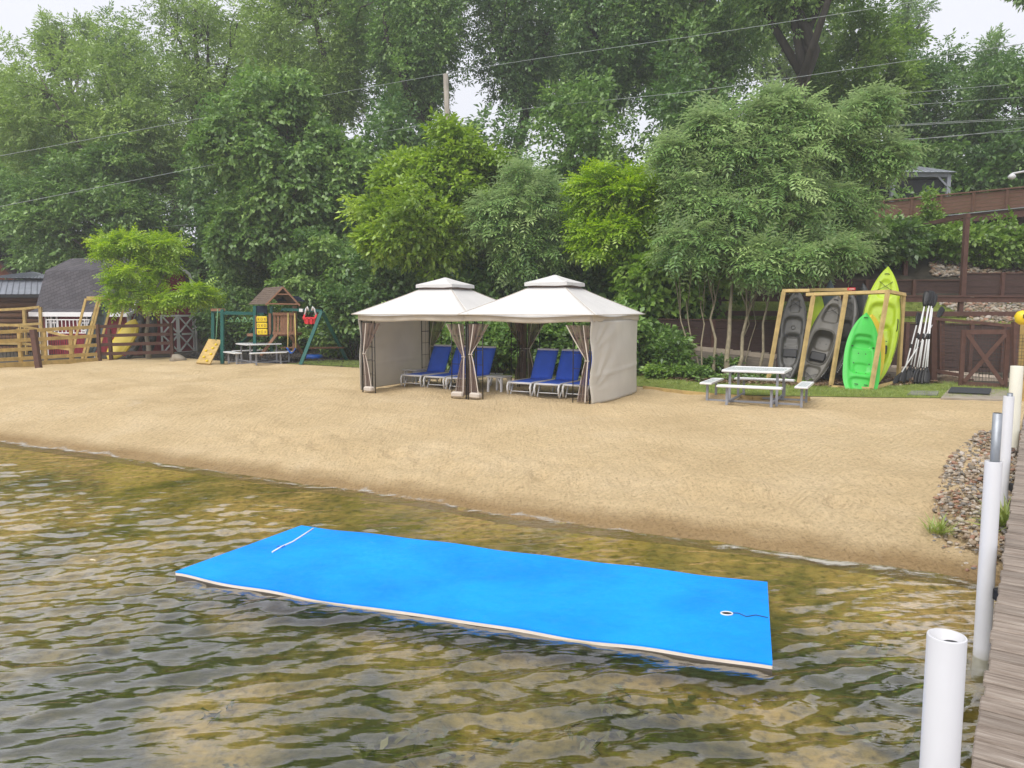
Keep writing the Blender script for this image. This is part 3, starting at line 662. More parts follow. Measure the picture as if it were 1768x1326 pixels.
def pvc_mat():
    m, t, b, out = nodes('white_pipe'); L = t.links.new; v = mapped(t); n = N(t, 'TexNoise', Scale=3, Detail=5); L(mapped(t, (1,1,.3)), n.inputs['Vector'])
    r = ramp(t, [(.3, (.54,.54,.56)), (.7, (.62,.62,.65))]); L(n.outputs['Fac'], r.inputs['Fac'])
    n2 = N(t, 'TexNoise', Scale=26, Detail=6, Roughness=.8); L(mapped(t, (1,1,.22)), n2.inputs['Vector']); r2 = ramp(t, [(.69, 0.0), (.74, .55)]); L(n2.outputs['Fac'], r2.inputs['Fac'])
    m1 = N(t, 'Mix', data_type='RGBA'); L(r2.outputs['Color'], m1.inputs['Factor']); L(r.outputs['Color'], m1.inputs['A']); m1.inputs['B'].default_value = (.26,.24,.21,1)
    sx = N(t, 'SeparateXYZ'); L(v, sx.inputs[0]); a = N(t, 'Math', operation='MULTIPLY_ADD'); a.inputs[1].default_value = .3; L(n.outputs['Fac'], a.inputs[0]); L(sx.outputs['Z'], a.inputs[2])
    r3 = ramp(t, [(0.0, .9), (.5, .0)]); mr = N(t, 'MapRange'); mr.inputs['From Min'].default_value = 1.22; mr.inputs['From Max'].default_value = 1.62; L(a.outputs[0], mr.inputs['Value']); L(mr.outputs[0], r3.inputs['Fac'])
    m2 = N(t, 'Mix', data_type='RGBA'); L(r3.outputs['Color'], m2.inputs['Factor']); L(m1.outputs['Result'], m2.inputs['A']); m2.inputs['B'].default_value = (.24,.22,.12,1)
    L(m2.outputs['Result'], b.inputs['Base Color']); b.inputs['Roughness'].default_value = .4; return m
M_pvc = pvc_mat()
M_pvcy = paint('yellowed_pipe', (.68,.66,.56), .4, .06, 2)
M_galv = paint('galvanised_pipe', (.30,.32,.35), .45, .15, 12, metal=.5)
M_black = paint('black_plastic', (.012,.012,.014), .5, .2, 5)
M_blackm = paint('black_bar', (.02,.017,.015), .45, .2, 5)
M_blue = paint('blue_sling', (.05,.165,.84), .7, .08, 4, .3, 150)
M_canvas = paint('cream_canvas', (.58,.56,.53), .85, .04, 1.2, .25, 6)
M_valance = paint('cream_valance', (.50,.45,.38), .85, .07, 3, .3, 9)
M_hem = paint('cream_hem', (.52,.46,.40), .8, .05, 3)
M_strap = paint('white_strap', (.75,.77,.78), .6, .03, 3)
def cloth_mat(name, col, tr=.35):
    m, t, b, out = nodes(name); L = t.links.new
    n = N(t, 'TexNoise', Scale=1.5, Detail=4); L(mapped(t), n.inputs['Vector']); r = ramp(t, [(.3, [c*.94 for c in col]), (.7, [min(1, c*1.05) for c in col])]); L(n.outputs['Fac'], r.inputs['Fac'])
    L(r.outputs['Color'], b.inputs['Base Color']); b.inputs['Roughness'].default_value = .85; b.inputs['Specular IOR Level'].default_value = .15
    tl = N(t, 'BsdfTranslucent'); L(r.outputs['Color'], tl.inputs['Color']); ms = N(t, 'MixShader', Fac=tr)
    L(b.outputs[0], ms.inputs[1]); L(tl.outputs[0], ms.inputs[2]); L(ms.outputs[0], out.inputs['Surface']); return m
M_wallcloth = cloth_mat('side_wall_cloth', (.72,.69,.63))
M_canopy = cloth_mat('canopy_cloth', (.70,.685,.67), .18)
def net_mat():
    m, t, b, out = nodes('brown_netting'); L = t.links.new
    n = N(t, 'TexNoise', Scale=9, Detail=3); L(mapped(t, (1,1,.15)), n.inputs['Vector']); r = ramp(t, [(.3, (.13,.085,.068)), (.7, (.22,.155,.125))]); L(n.outputs['Fac'], r.inputs['Fac'])
    L(r.outputs['Color'], b.inputs['Base Color']); b.inputs['Roughness'].default_value = .8
    tp = N(t, 'BsdfTransparent'); ms = N(t, 'MixShader', Fac=.22); L(b.outputs[0], ms.inputs[1]); L(tp.outputs[0], ms.inputs[2]); L(ms.outputs[0], out.inputs['Surface']); return m
M_net = net_mat()
def wood(name, col, var=.25, knots=None, rough=.8, stretch=(1,1,.08)):
    return paint(name, col, rough, var, 14, .35, 30, stretch=stretch, dirt=knots)
M_lumber = wood('new_lumber', (.50,.36,.15), .16, (.36,.24,.10), stretch=(.35,.35,.35))
M_lumy = wood('yellow_lumber', (.52,.36,.13), .2, (.33,.22,.08), stretch=(.35,.35,.35))
M_brown = wood('brown_stained_wood', (.105,.052,.040), .22, stretch=(.5,.5,.5))
M_brownd = wood('dark_brown_boards', (.07,.040,.034), .25, stretch=(.4,.4,3))
M_brownw = wood('walkway_boards', (.155,.082,.055), .2, stretch=(.4,.4,3))
M_grey_t = wood('weathered_timber', (.20,.17,.135), .35, stretch=(.3,.3,3))
M_ramp = paint('ramp_boards', (.40,.33,.26), .9, .15, 4, .3, 20)
M_conc = paint('concrete', (.30,.26,.21), .9, .2, 3, .4, 30)
M_slate = paint('slate', (.19,.19,.17), .8, .2, 5, .3, 20)
M_rubber = paint('rubber_mat', (.035,.04,.045), .8, .3, 20, .6, 60)
M_green = paint('green_frame_paint', (.010,.10,.085), .4, .1, 4)
M_playwood = wood('playset_wood', (.24,.125,.075), .25, stretch=(1,1,.3))
M_shingle = paint('brown_wood_shingles', (.13,.095,.075), .9, .25, 6, .5, 15)
M_red = paint('red_plastic', (.65,.03,.04), .4, .06, 4)
M_yel = paint('yellow_plastic', (.75,.55,.02), .4, .08, 4)
M_bluep = paint('blue_plastic', (.015,.12,.55), .4, .06, 4)
M_rope = paint('yellow_rope', (.55,.45,.15), .8, .1, 10)
M_ropeg = paint('green_rope', (.14,.30,.16), .8, .1, 10)
M_legs = paint('grey_painted_steel', (.27,.28,.32), .45, .08, 6)
M_wire = paint('wire', (.045,.045,.045), .6, .1, 5)
M_cable = paint('power_cable', (.30,.33,.32), .6, .1, 5)
M_pole = wood('weathered_pole', (.28,.25,.21), .3, stretch=(1,1,.1))
def mesh_top(name, col=(.62,.66,.66)):
    m, t, b, out = nodes(name); L = t.links.new
    v = mapped(t); ck = N(t, 'TexVoronoi', Scale=34, feature='DISTANCE_TO_EDGE'); L(v, ck.inputs['Vector'])
    r = ramp(t, [(.08, (.70,.74,.74)), (.16, (.30,.33,.33))]); L(ck.outputs['Distance'], r.inputs['Fac']); L(r.outputs['Color'], b.inputs['Base Color']); b.inputs['Roughness'].default_value = .45
    return m
M_mesht = mesh_top('expanded_metal')
# ---------------------------------------------------------------- foam mat
def foam_mat():
    A, B, C_, D = PZ(303,990,.06), PZ(520,905,.06), PZ(1325,1002,.06), PZ(1334,1146,.06)
    c = (A+B+C_+D)/4; c.z = 0
    root = thing('floating_mat', 'long bright blue foam mat floating on the lake', 'floating mat', c)
    n, m = 70, 26
    def P(i, j, dz):
        u, v = i/n, j/m
        p = (A*(1-u)+D*u)*(1-v)+(B*(1-u)+C_*u)*v
        amp = .011*(1-.6*v)
        z = amp*math.sin(u*15+v*3)+.006*math.sin(u*31+1-v*5)+.008*math.sin(u*6.5+2-2*v)+.035*math.exp(-((u)/.05)**2)*(1-v)
        ed = .006*math.sin(u*40)*(1 if v < .02 else 0)
        return Vector((p.x, p.y+ed, .006+z*.8+dz))-c
    def slab(z0, z1, name, mat, e=0):
        k = MB(); top = [[P(i, j, z1) for i in range(n+1)] for j in range(m+1)]; bot = [[P(i, j, z0) for i in range(n+1)] for j in range(m+1)]
        k.grid(top); k.grid([list(reversed(r_)) for r_ in bot])
        ring = [(0,i) for i in range(n+1)]+[(j,n) for j in range(1,m+1)]+[(m,i) for i in range(n-1,-1,-1)]+[(j,0) for j in range(m-1,0,-1)]
        vs = [bot[j][i] for j,i in ring]+[top[j][i] for j,i in ring]; q = len(ring)
        k.add(vs, [(a, (a+1)%q, q+(a+1)%q, q+a) for a in range(q)], 0, False); return k.build(name, mat, root)
    slab(.022, .036, 'top_layer', M_foam); slab(-.004, .0215, 'middle_layer', M_foamw); slab(-.055, -.0045, 'bottom_layer', M_foamr)
    def on(px, py, lift=.012):
        q = PZ(px, py, .09); return q-c
    def surf(q, lift):
        # height of the mat's top below a local point
        best = min(((P(i, j, .036)-q).xy.length, (P(i, j, .036)).z) for i in range(0, n+1) for j in range(0, m+1)); return Vector((q.x, q.y, best[1]+lift))
    pts = [on(541,906), on(524,917), on(505,930), on(486,939), on(470,949)]
    k = MB(); k.tube([surf(p, .006) for p in pts], .009, 6); k.build('strap', M_strap, root)
    k = MB()
    for i in range(14):
        a = i*.9; q = surf(on(485,939), .006); k.tube([q, q+Vector((.045*math.cos(a), .045*math.sin(a), .004))], .004, 4)
    k.build('strap_knot', M_bluep, root)
    q = surf(on(1255,1052), 0)
    k = MB(); ringp = [q+Vector((.048*math.cos(a*.3927), .036*math.sin(a*.3927), .004)) for a in range(17)]; k.tube(ringp, .007, 6, cap=False); g1 = k.build('grommet', M_white, root)
    k = MB(); k.add([q+Vector((.045*math.cos(a*.3927), .033*math.sin(a*.3927), .005)) for a in range(16)], [tuple(range(16))]); k.build('grommet_hole', M_black, g1)
    k = MB(); k.tube([surf(on(*p_), .006) for p_ in ((1262,1051),(1275,1051),(1288,1056),(1291,1056),(1305,1053),(1326,1057))], .0035, 5); k.build('tether_cord', M_wire, root)
foam_mat()
# ---------------------------------------------------------------- gazebos
GRZ = math.radians(-27.5)
def gazebo(label, loc, side, seed):
    r = random.Random(seed)
    root = thing('gazebo', label, 'gazebo', loc, GRZ, 'canvas gazebos on the beach')
    hw, eave = 1.54, 1.95
    # canopy: four panels, slightly hollow between the ridges
    k = MB(); nr, ns = 14, 20
    def ring_z(f): return 2.60+(eave-2.60)*(f**.93)
    for q in range(4):
        R_ = Matrix.Rotation(q*math.pi/2, 3, 'Z'); rows = []
        for i in range(nr+1):
            f = i/nr; h_ = .46+(1.72-.46)*f; row = []
            for j in range(ns+1):
                s_ = -1+2*j/ns; sag = .055*f*(1-s_*s_)*(.6+.4*math.sin(seed+q*2+s_*3)); dip = .03*(1-s_*s_)*math.sin(f*3.1)
                row.append(R_@Vector((s_*h_*(1), -h_+.05*f*(1-s_*s_), ring_z(f)-dip-(sag if f > .8 else 0)*((f-.8)/.2))))
            rows.append(row)
        k.grid(list(reversed(rows)))
    k.build('canopy', M_canopy, root, solid=.008)
    k = MB()
    for q in range(4):
        R_ = Matrix.Rotation(q*math.pi/2, 3, 'Z'); k.tube([R_@Vector((-(.46+1.26*i/8), -(.46+1.26*i/8), ring_z(i/8)+.006)) for i in range(9)], .008, 5)
        k.tube([R_@Vector((x_*1.722, -1.722+.05*(1-x_*x_), eave+.004)) for x_ in [-1+i/6 for i in range(13)]], .009, 5)
    k.build('seam', M_valance, root)
    k = MB()
    for q in range(4):
        R_ = Matrix.Rotation(q*math.pi/2, 3, 'Z'); rows = []
        for i in range(7):
            f = i/6; h_ = .02+.53*f; rows.append([R_@Vector((s_*h_, -h_, 2.90-.19*f**.9-.02*(1-s_*s_)*f)) for s_ in [-1+j/5 for j in range(11)]])
        k.grid(list(reversed(rows)))
        k.grid([[R_@Vector((s_*.55, -.55, 2.705)) for s_ in (-1,-.5,0,.5,1)], [R_@Vector((s_*.55, -.55, 2.63+.008*math.sin(9*s_))) for s_ in (-1,-.5,0,.5,1)]], sm=False)
    k.build('vent_cap', M_canopy, root, solid=.006)
    k = MB()
    for q in range(4):
        R_ = Matrix.Rotation(q*math.pi/2, 3, 'Z')
        k.grid([[R_@Vector((s_*.50, -.50, 2.70)) for s_ in (-1,0,1)], [R_@Vector((s_*.48, -.48, 2.585)) for s_ in (-1,0,1)]], sm=False)
    k.build('vent_netting', M_net, root)
    # valance
    k = MB()
    for q in range(4):
        R_ = Matrix.Rotation(q*math.pi/2, 3, 'Z'); rows = []
        for i in range(4):
            rows.append([R_@Vector((s_*1.60, -1.60+.012*math.sin(s_*13+q)*i/3, eave+.02-.17*i/3-(.022*(1-s_*s_)*math.sin(s_*4+q+seed)+.03*(1-s_*s_)*(.6 if q == 0 else .2)))) for s_ in [-1+j/16 for j in range(33)]])
        k.grid(rows)
    k.build('valance', M_valance, root, solid=.004)
    # roof frame
    k = MB()
    for sx in (-1,1):
        k.tube([(sx*hw, -hw, eave-.08), (sx*hw, hw, eave-.08)], .016, 6); k.tube([(-hw, sx*hw, eave-.08), (hw, sx*hw, eave-.08)], .016, 6)
        for sy in (-1,1): k.tube([(sx*hw, sy*hw, eave-.08), (sx*.46, sy*.46, 2.56), (0,0,2.84)], .014, 6)
    for q in range(4):
        R_ = Matrix.Rotation(q*math.pi/2, 3, 'Z'); k.tube([R_@Vector((-.46,-.46,2.56)), R_@Vector((.46,-.46,2.56))], .012, 6)
    k.build('roof_frame', M_blackm, root)
    # corner frames with trellis and gathered net curtains
    for sx in (-1,1):
        for sy in (-1,1):
            k = MB(); cx, cy_ = sx*hw, sy*hw
            k.tube([(cx, cy_, -.15), (cx, cy_, eave-.05)], .017, 6)
            for (ax, ay) in ((-sx, 0), (0, -sy)):
                e = .40; k.tube([(cx+ax*e, cy_+ay*e, -.15), (cx+ax*e, cy_+ay*e, eave-.08)], .012, 6)
                k.tube([(cx+ax*e*.5, cy_+ay*e*.5, .12), (cx+ax*e*.5, cy_+ay*e*.5, eave-.1)], .004, 4)
                for z_ in (.1, .42, .78, 1.12, 1.45, 1.75): k.tube([(cx, cy_, z_), (cx+ax*e, cy_+ay*e, z_)], .0055 if z_ != 1.45 else .009, 4)
            k.build('corner_post', M_blackm, root)
    def curtain(sx, sy, along):
        n, m = 26, 26; rows = []; ph = r.random()*6; tie = .95+.1*r.random()
        hem = []; hem2 = []
        for i in range(n+1):
            z_ = .05+(eave-.22-.05)*(1-i/n)
            if z_ > tie: w_ = .07+.47*((z_-tie)/(eave-.22-tie))**.9
            else: w_ = .07+.22*((tie-z_)/tie)**.7
            amp = .012+.022*min(1, w_/.4); row = []
            for j in range(m+1):
                f = j/m; d = .03+f*w_; o_ = amp*math.sin(f*22+ph+z_*1.5)+.02
                p = (sx*(hw-d), sy*(hw+.02)+sy*0-sy*o_, z_) if along == 'x' else (sx*(hw+.02)-sx*o_, sy*(hw-d), z_)
                row.append(Vector(p))
            rows.append(row); hem.append(row[-1]); hem2.append(row[int(m*.30)]+Vector((0, -.02*1, 0)))
        k = MB(); k.grid(rows); c_ = k.build('curtain', M_net, root)
        k = MB()
        for h_ in (hem, hem2):
            dv = Vector((sx*.028, 0, 0)) if along == 'x' else Vector((0, sy*.028, 0))
            k.grid([[p+Vector((0,-.006,0)) for p in h_], [p+dv+Vector((0,-.006,0)) for p in h_]])
        k.build('hem', M_hem, c_)
        tp = rows[min(range(n+1), key=lambda i: abs(rows[i][0].z-tie))]; c0 = (tp[0]+tp[-1])/2
        k = MB(); k.tube([c0+Vector((.055*math.cos(a), .04*math.sin(a), .005*math.sin(3*a))) for a in [x*.6283 for x in range(11)]], .009, 5, cap=False); k.build('tie', M_hem, c_)
    for sx, sy, al in ((-1,-1,'x'), (1,-1,'x'), (-1,1,'x'), (1,1,'x'), (-1,-1,'y') if side > 0 else (1,-1,'y'), (-1,1,'y') if side > 0 else (1,1,'y')):
        curtain(sx, sy, al)
    # cloth side wall
    n, m = 40, 44; rows = []
    for i in range(n+1):
        t = i/n; z_ = (eave-.13)*(1-t)+.015*t
        row = []
        for j in range(m+1):
            f = j/m; y_ = -hw-.03+f*(2*hw+.06)
            bul = (.16*math.sin(f*math.pi)**.7)*(.45+.55*t)
            cr = 0
            for (a_, b_, fq, wd) in ((.0,1.12,17,.30), (.0,.30,15,.34), (0,1.7,13,.22)):
                dx, dz = f*3.0-a_, z_-b_; rr = math.hypot(dx, dz)+1e-4; an = math.atan2(dz, dx); cr += .040*math.sin(an*fq+1.3)*math.exp(-((an-.75)/.55)**2)*min(1, rr*3)*math.exp(-rr/.9)
            cr += .018*math.exp(-((z_-.62-.10*f)/.03)**2)+.010*math.sin(f*9+z_*2)
            xo = side*(hw+.03+bul*1.0+cr+(.02*math.sin(z_*7+1) if f < .03 else 0)); row.append(Vector((xo, y_+(.03*math.sin(z_*5+2)-.02)*(1-f)**6, z_)))
        rows.append(row)
    k = MB(); k.grid(rows); k.build('side_wall', M_wallcloth, root, solid=.006)
    # weights that hold the nets down
    for sx in ((-1, 1) if side < 0 else (-1,)):
        k = MB(); k.box((sx*(hw-.22), -hw-.03, .06), (.30,.16,.13), rz=.2*sx, bev=.03); k.build('base_weight', M_hem, root)
gR = Vector((1.04, 18.5, 0)); gR.z = gz(gR.x, gR.y)-.0
gL = Vector((-1.74, 19.98, 0)); gL.z = gz(gL.x, gL.y)
gazebo('cream canvas gazebo whose white cloth wall hangs on its right side', gR, 1, 1)
gazebo('cream canvas gazebo with its cloth wall on the left, nearer the playset', gL, -1, 4)
# ---------------------------------------------------------------- loungers
def lounger():
    root = thing('lounger', None, 'lounger', (0,0,0), 0, 'blue loungers set out under the gazebos')
    W_, h_ = .31, .33; k = MB()
    for s_ in (-1,1):
        k.tube([(s_*W_,.02,.05),(s_*W_,-.02,.24),(s_*W_,.03,h_),(s_*W_,.12,h_+.01),(s_*W_,1.2,h_),(s_*W_,1.9,h_-.01)], .024, 8)
        k.tube([(s_*W_,.30,h_-.02),(s_*W_*.93,.10,.02)], .018, 6)
        k.tube([(s_*W_,1.35,h_-.02),(s_*W_*.95,1.22,.02)], .02, 6); k.tube([(s_*W_,1.5,h_-.02),(s_*W_*.95,1.72,.02)], .02, 6)
    k.tube([(-W_,.03,h_),(W_,.03,h_)], .026, 8); k.tube([(-W_,1.3,h_-.04),(W_,1.3,h_-.04)], .016, 6); k.tube([(-W_,1.9,h_-.01),(W_,1.9,h_-.01)], .02, 6)
    k.tube([(-W_*.9,.10,.12),(W_*.9,.10,.12)], .012, 6)
    k.build('frame', M_white, root)
    k = MB()
    rows = [[Vector((x_*(W_-.02), .04+1.12*j/8, h_+.012-.018*(1-x_*x_)*math.sin(j/8*3.1))) for j in range(9)] for x_ in (-1,-.5,0,.5,1)]
    k.grid(rows); k.build('seat_sling', M_blue, root, solid=.008)
    a = math.radians(62); hinge = Vector((0,1.16,h_+.01)); dv = Vector((0, math.cos(a), math.sin(a)))
    def B(x_, t): 
        p = hinge+dv*t; return Vector((x_, p.y+.10*max(0, t-.5)**1.5, p.z))
    k = MB(); k.grid([[B(x_*(W_-.03), .80*j/8)+Vector((0,.02*(1-x_*x_),0)) for j in range(9)] for x_ in (-1,-.5,0,.5,1)]); k.build('back_sling', M_blue, root, solid=.008)
    k = MB()
    for s_ in (-1,1): k.tube([B(s_*(W_-.02), .0)+Vector((0,.012,0)), B(s_*(W_-.02), .4)+Vector((0,.012,0)), B(s_*(W_-.02), .80)+Vector((0,.012,0))], .014, 6)
    k.build('back_frame', M_bluep, root)
    k = MB(); k.box(B(0,.82), (W_*2-.02,.045,.05), M=Matrix.Rotation(.2,3,'X'), bev=.012); k.build('top_rail', M_white, root)
    for s_ in (-1,1): k = MB(); k.tube([B(s_*(W_-.05), .42)+Vector((0,.03,0)), (s_*(W_-.05),1.62,h_-.01)], .010, 5); k.build('back_support', M_black, root)
    return root
LB = [('blue lounger farthest left in the left gazebo, beside the cloth wall', (693,669)), ('middle blue lounger of the left gazebo', (732,672)),
      ('blue lounger by the curtain post, right one in the left gazebo', (771,675)), ('blue lounger on the left in the right gazebo', (876,684)),
      ('middle blue lounger of the right gazebo', (923,687)), ('blue lounger half hidden by the curtain next to the white cloth wall', (972,689))]
proto = lounger()
for i, (lab, (px, py)) in enumerate(LB):
    o = proto if i == 0 else copy_tree(proto); p = G(px, py); ux = Vector((math.cos(GRZ), math.sin(GRZ), 0)); c = p+ux*.31
    o.location = (c.x, c.y, gz(c.x, c.y)); o.rotation_euler = (0,0,GRZ+rnd.uniform(-.03,.03)); o['label'] = lab
def side_table():
    root = thing('side_table', None, 'side table', (0,0,0), 0, 'small white side tables')
    k = MB(); k.box((0,0,.385), (.50,.50,.035), bev=.012); k.build('table_top', M_white, root)
    for sx in (-1,1):
        for sy in (-1,1):
            k = MB(); k.beam((sx*.20, sy*.20, 0), (sx*.19, sy*.19, .37), .05); k.beam((sx*.10, sy*.195, .36), (sx*.19, sy*.195, .20), .03); k.build('leg', M_white, root)
    return root
st = side_table(); st['label'] = 'small white side table between the two gazebos, beside a lounger'
p = G(862, 676); st.location = (p.x, p.y, gz(p.x, p.y)); st.rotation_euler = (0,0,GRZ-.1)
s2 = copy_tree(st); s2['label'] = 'small white side table at the cloth wall inside the left gazebo'; p = G(716, 662); s2.location = (p.x, p.y, gz(p.x, p.y)); s2.rotation_euler = (0,0,GRZ)
# ---------------------------------------------------------------- picnic tables
def picnic():
    root = thing('picnic_table', None, 'picnic table', (0,0,0), 0, 'white metal picnic tables on the beach')
    a = .66; k = MB()
    def slab(cx, cy_, sx, sy, z_, th=.05):
        k = MB(); b_ = .045
        k.box((cx, cy_-sy/2+b_/2, z_), (sx, b_, th), bev=.012); k.box((cx, cy_+sy/2-b_/2, z_), (sx, b_, th), bev=.012)
        k.box((cx-sx/2+b_/2, cy_, z_), (b_-.004, sy-2*b_+.01, th-.004)); k.box((cx+sx/2-b_/2, cy_, z_), (b_-.004, sy-2*b_+.01, th-.004))
        k.box((cx, cy_, z_+.006), (sx-2*b_+.006, sy-2*b_+.006, .012), mi=1); return k
    slab(0, 0, 2*a, 2*a, .74).build('table_top', [M_white, M_mesht], root)
    for sx in (-1,1):
        for sy in (-1,1):
            k = MB(); k.beam((sx*.50, sy*.50, 0), (sx*.50, sy*.50, .715), .05); k.build('leg', M_legs, root)
    k = MB()
    for s_ in (-1,1): k.beam((-.98, s_*.44, .06), (.98, s_*.44, .06), .04, up=(0,0,1)); k.beam((s_*.44, -.98, .10), (s_*.44, .98, .10), .04)
    k.build('base_rail', M_legs, root)
    for q in range(4):
        M_ = Matrix.Rotation(q*math.pi/2, 3, 'Z'); c = M_@Vector((0, -1.0, 0)); w_ = (1.34, .27) if q % 2 == 0 else (.27, 1.34)
        b = slab(c.x, c.y, w_[0], w_[1], .44, .045).build('bench', [M_white, M_mesht], root)
        for s_ in (-1,1):
            lp = M_@Vector((s_*.46, -1.0, 0)); k = MB(); k.beam((lp.x, lp.y, 0), (lp.x, lp.y, .42), .05); k.build('bench_leg', M_legs, b)
    return root
pt = picnic(); pt['label'] = 'white picnic table in front of the kayak rack'; pt.location = (5.5, 16.95, gz(5.5, 16.95)-.02); pt.rotation_euler = (0,0,math.radians(-27))
p2 = copy_tree(pt); p2['label'] = 'white picnic table in front of the playset'; p = G(443, 628); p2.location = (p.x, p.y+.3, gz(p.x, p.y)); p2.rotation_euler = (0,0,math.radians(38)); p2.scale = (1.0,1.0,1.0)
# ---------------------------------------------------------------- kayaks
def kmat(name, col, **k): return paint(name, col, .42, .10, 2.5, .08, 40, spec=.45, **k)
K_dark = kmat('charcoal_plastic', (.060,.058,.053)); K_brown = kmat('grey_brown_plastic', (.085,.078,.064)); K_lime = kmat('lime_plastic', (.36,.50,.015)); K_green = kmat('bright_green_plastic', (.05,.47,.06)); K_yel = kmat('yellow_kayak_plastic', (.58,.44,.02)); K_black = kmat('black_kayak_plastic', (.022,.024,.026)); K_blueg = kmat('blue_grey_plastic', (.10,.14,.17))
def orient(root, B, T, nrm):
    y = (T-B).normalized(); z = (nrm-y*nrm.dot(y)).normalized(); x = y.cross(z)
    root.matrix_world = Matrix.Translation(B)@Matrix((x, y, z)).transposed().to_4x4()
def kayak(label, B, T, W, nrm, mat, kind='sot', D=.30, group=None, tail=2.4, mark=False, seatm=None, inner=None):
    B, T = Vector(B), Vector(T); L_ = (T-B).length
    root = thing('kayak', label, 'kayak', (0,0,0), 0, group); orient(root, B, T, Vector(nrm))
    n, m = 90, 28
    def hw(t):
        u = abs(2*t-1) if kind != 'kid' else ((t-.33)/.67 if t > .33 else (.33-t)/.33*.72); return W/2*max(.02, (1-u**tail))**.75
    REC = {'sot': [(.60,.10,.66,.09),(.36,.17,.60,.10),(.82,.07,.45,.05),(.13,.06,.5,.05),(.47,.05,.45,.03)],
           'cockpit': [(.44,.17,.66,.20),(.80,.09,.60,.09),(.15,.09,.62,.07),(.52,.08,.5,.06)],
           'kid': [(.47,.20,.68,.09),(.66,.08,.58,.07),(.13,.085,.62,.05),(.34,.06,.4,.03)], 'plain': []}[kind]
    def dz(t, s_):
        z = .045*(1-s_*s_)+.10*(abs(2*t-1)**3)
        for (tc, ht, hs, dep) in REC:
            a = (t-tc)/ht; b = s_/hs; q = (a**4+b**4)
            z -= dep*(1/(1+math.exp(min(60, (q-1)*7))))
        # raised side gunwales
        z += .018*math.exp(-((abs(s_)-.80)/.10)**2)*(1-abs(2*t-1)**6)
        return z
    k = MB(); deck = []
    for i in range(n+1):
        t = i/n; w_ = hw(t); deck.append([Vector((w_*(-1+2*j/m), t*L_, dz(t, -1+2*j/m))) for j in range(m+1)])
    k.grid([list(r_) for r_ in deck])
    hull = []
    for i in range(n+1):
        t = i/n; w_ = hw(t); dd = D*(1-abs(2*t-1)**3.2)**.6*1.0+.01; e0 = deck[i][0].z
        hull.append([Vector((w_*math.cos(math.pi*(1-j/14))*1.0, t*L_, e0-dd*math.sin(math.pi*j/14)**.7+.0)) for j in range(15)])
    k.grid([list(reversed(r_)) for r_ in hull])
    body = k.build('hull', mat, root)
    def at(t, s_, up=0): return Vector((hw(t)*s_, t*L_, dz(t, s_)+up))
    dk = seatm or M_black
    if kind != 'plain':
        k = MB()
        for t in (.06,.94): k.tube([at(t,-.35,.0), at(t,-.2,.03), at(t,.2,.03), at(t,.35,.0)], .010, 6)
        k.build('carry_handle', M_black, root)
        k = MB()
        for (t, s_) in ((.52,.2),(.52,-.2),(.40,.42),(.40,-.42),(.28,.25),(.28,-.25)):
            c = at(t, s_, .004); k.add([c+Vector((.016*math.cos(a*.785), .016*math.sin(a*.785), 0)) for a in range(8)], [tuple(range(8))])
        k.build('scupper_hole', M_black, root)
    if kind == 'cockpit':
        k = MB(); rim = []
        for i in range(33):
            a = i/32*2*math.pi; ca, sa = math.cos(a), math.sin(a); f = (abs(ca)**4+abs(sa)**4)**(-.25); rim.append(at(.44+.185*sa*f*.98, .72*ca*f, .02))
        k.tube(rim, .014, 6, cap=False); k.build('cockpit_rim', mat, root)
        k = MB(); c = at(.36, 0, .03); k.box(c+Vector((0,.0,.03)), (W*.50,.26,.07), M=Matrix.Rotation(.12,3,'X'), bev=.03); k.build('seat', M_black, root)
    if kind == 'sot':
        k = MB(); c = at(.33, 0, .02); k.box(c, (W*.50,.24,.035), bev=.015); k.build('seat', dk, root)
        k = MB(); c = at(.60, 0, .0); k.tube([c+Vector((.055*math.cos(a*.524), .055*math.sin(a*.524), .012)) for a in range(13)], .010, 5, cap=False); k.build('hatch', mat, root)
        k = MB()
        for s_ in (-1,1): k.tube([at(.48, s_*.86, .01), at(.5, s_*.88, .03), at(.56, s_*.88, .03), at(.58, s_*.86, .01)], .012, 6)
        k.build('side_handle', M_black, root)
    if kind in ('sot', 'cockpit'):
        k = MB()
        for (ta, tb) in ((.09,.17),(.17,.09),(.80,.88),(.88,.80)): k.tube([at(ta,-.62,.02), at((ta+tb)/2, 0, .05), at(tb,.62,.02)], .007, 5)
        for s_ in (-1,1): k.tube([at(.25+.05*i, s_*.97, .012) for i in range(11)], .006, 4)
        k.build('deck_cord', M_black, root)
    if kind == 'kid':
        k = MB()
        for s_ in (-1,1): k.box(at(.13, s_*.28, .045), (.09,.022,.012), bev=.004)
        for s_ in (-1,1): k.box(at(.60, s_*.62, .02), (.06,.03,.02), bev=.006)
        k.build('foot_slot', M_black, root)
    if mark:
        k = MB()
        for i in range(7):
            t = .16+i*.018; c = at(t, mark*.97, .004)-Vector((0,0,.035)); k.box(c+Vector((mark*.012,0,0)), (.008,.030,.045-.01*(i%2)))
        k.build('decal', M_white, root)
    return root
KG = 'kayaks stored in the timber racks'
nf = Vector((-.42,-.80,.30))
def Q(px, py, Y): return PY(px, py, Y)
kayak('dark charcoal kayak upright in the leftmost slot of the right rack', Q(1357,664,21.0), Q(1377,500,21.75), .74, nf, K_dark, 'sot', group=KG)
kayak('tilted grey brown kayak with a big round cockpit in the second slot', Q(1391,672,20.3), Q(1447,512,21.2), .80, nf, K_brown, 'cockpit', group=KG, mark=1)
kayak('dark kayak seen edge on behind the third rack upright', Q(1425,668,20.9), Q(1474,508,21.6), .70, Vector((-.85,-.5,.2)), K_dark, 'sot', group=KG, mark=1)
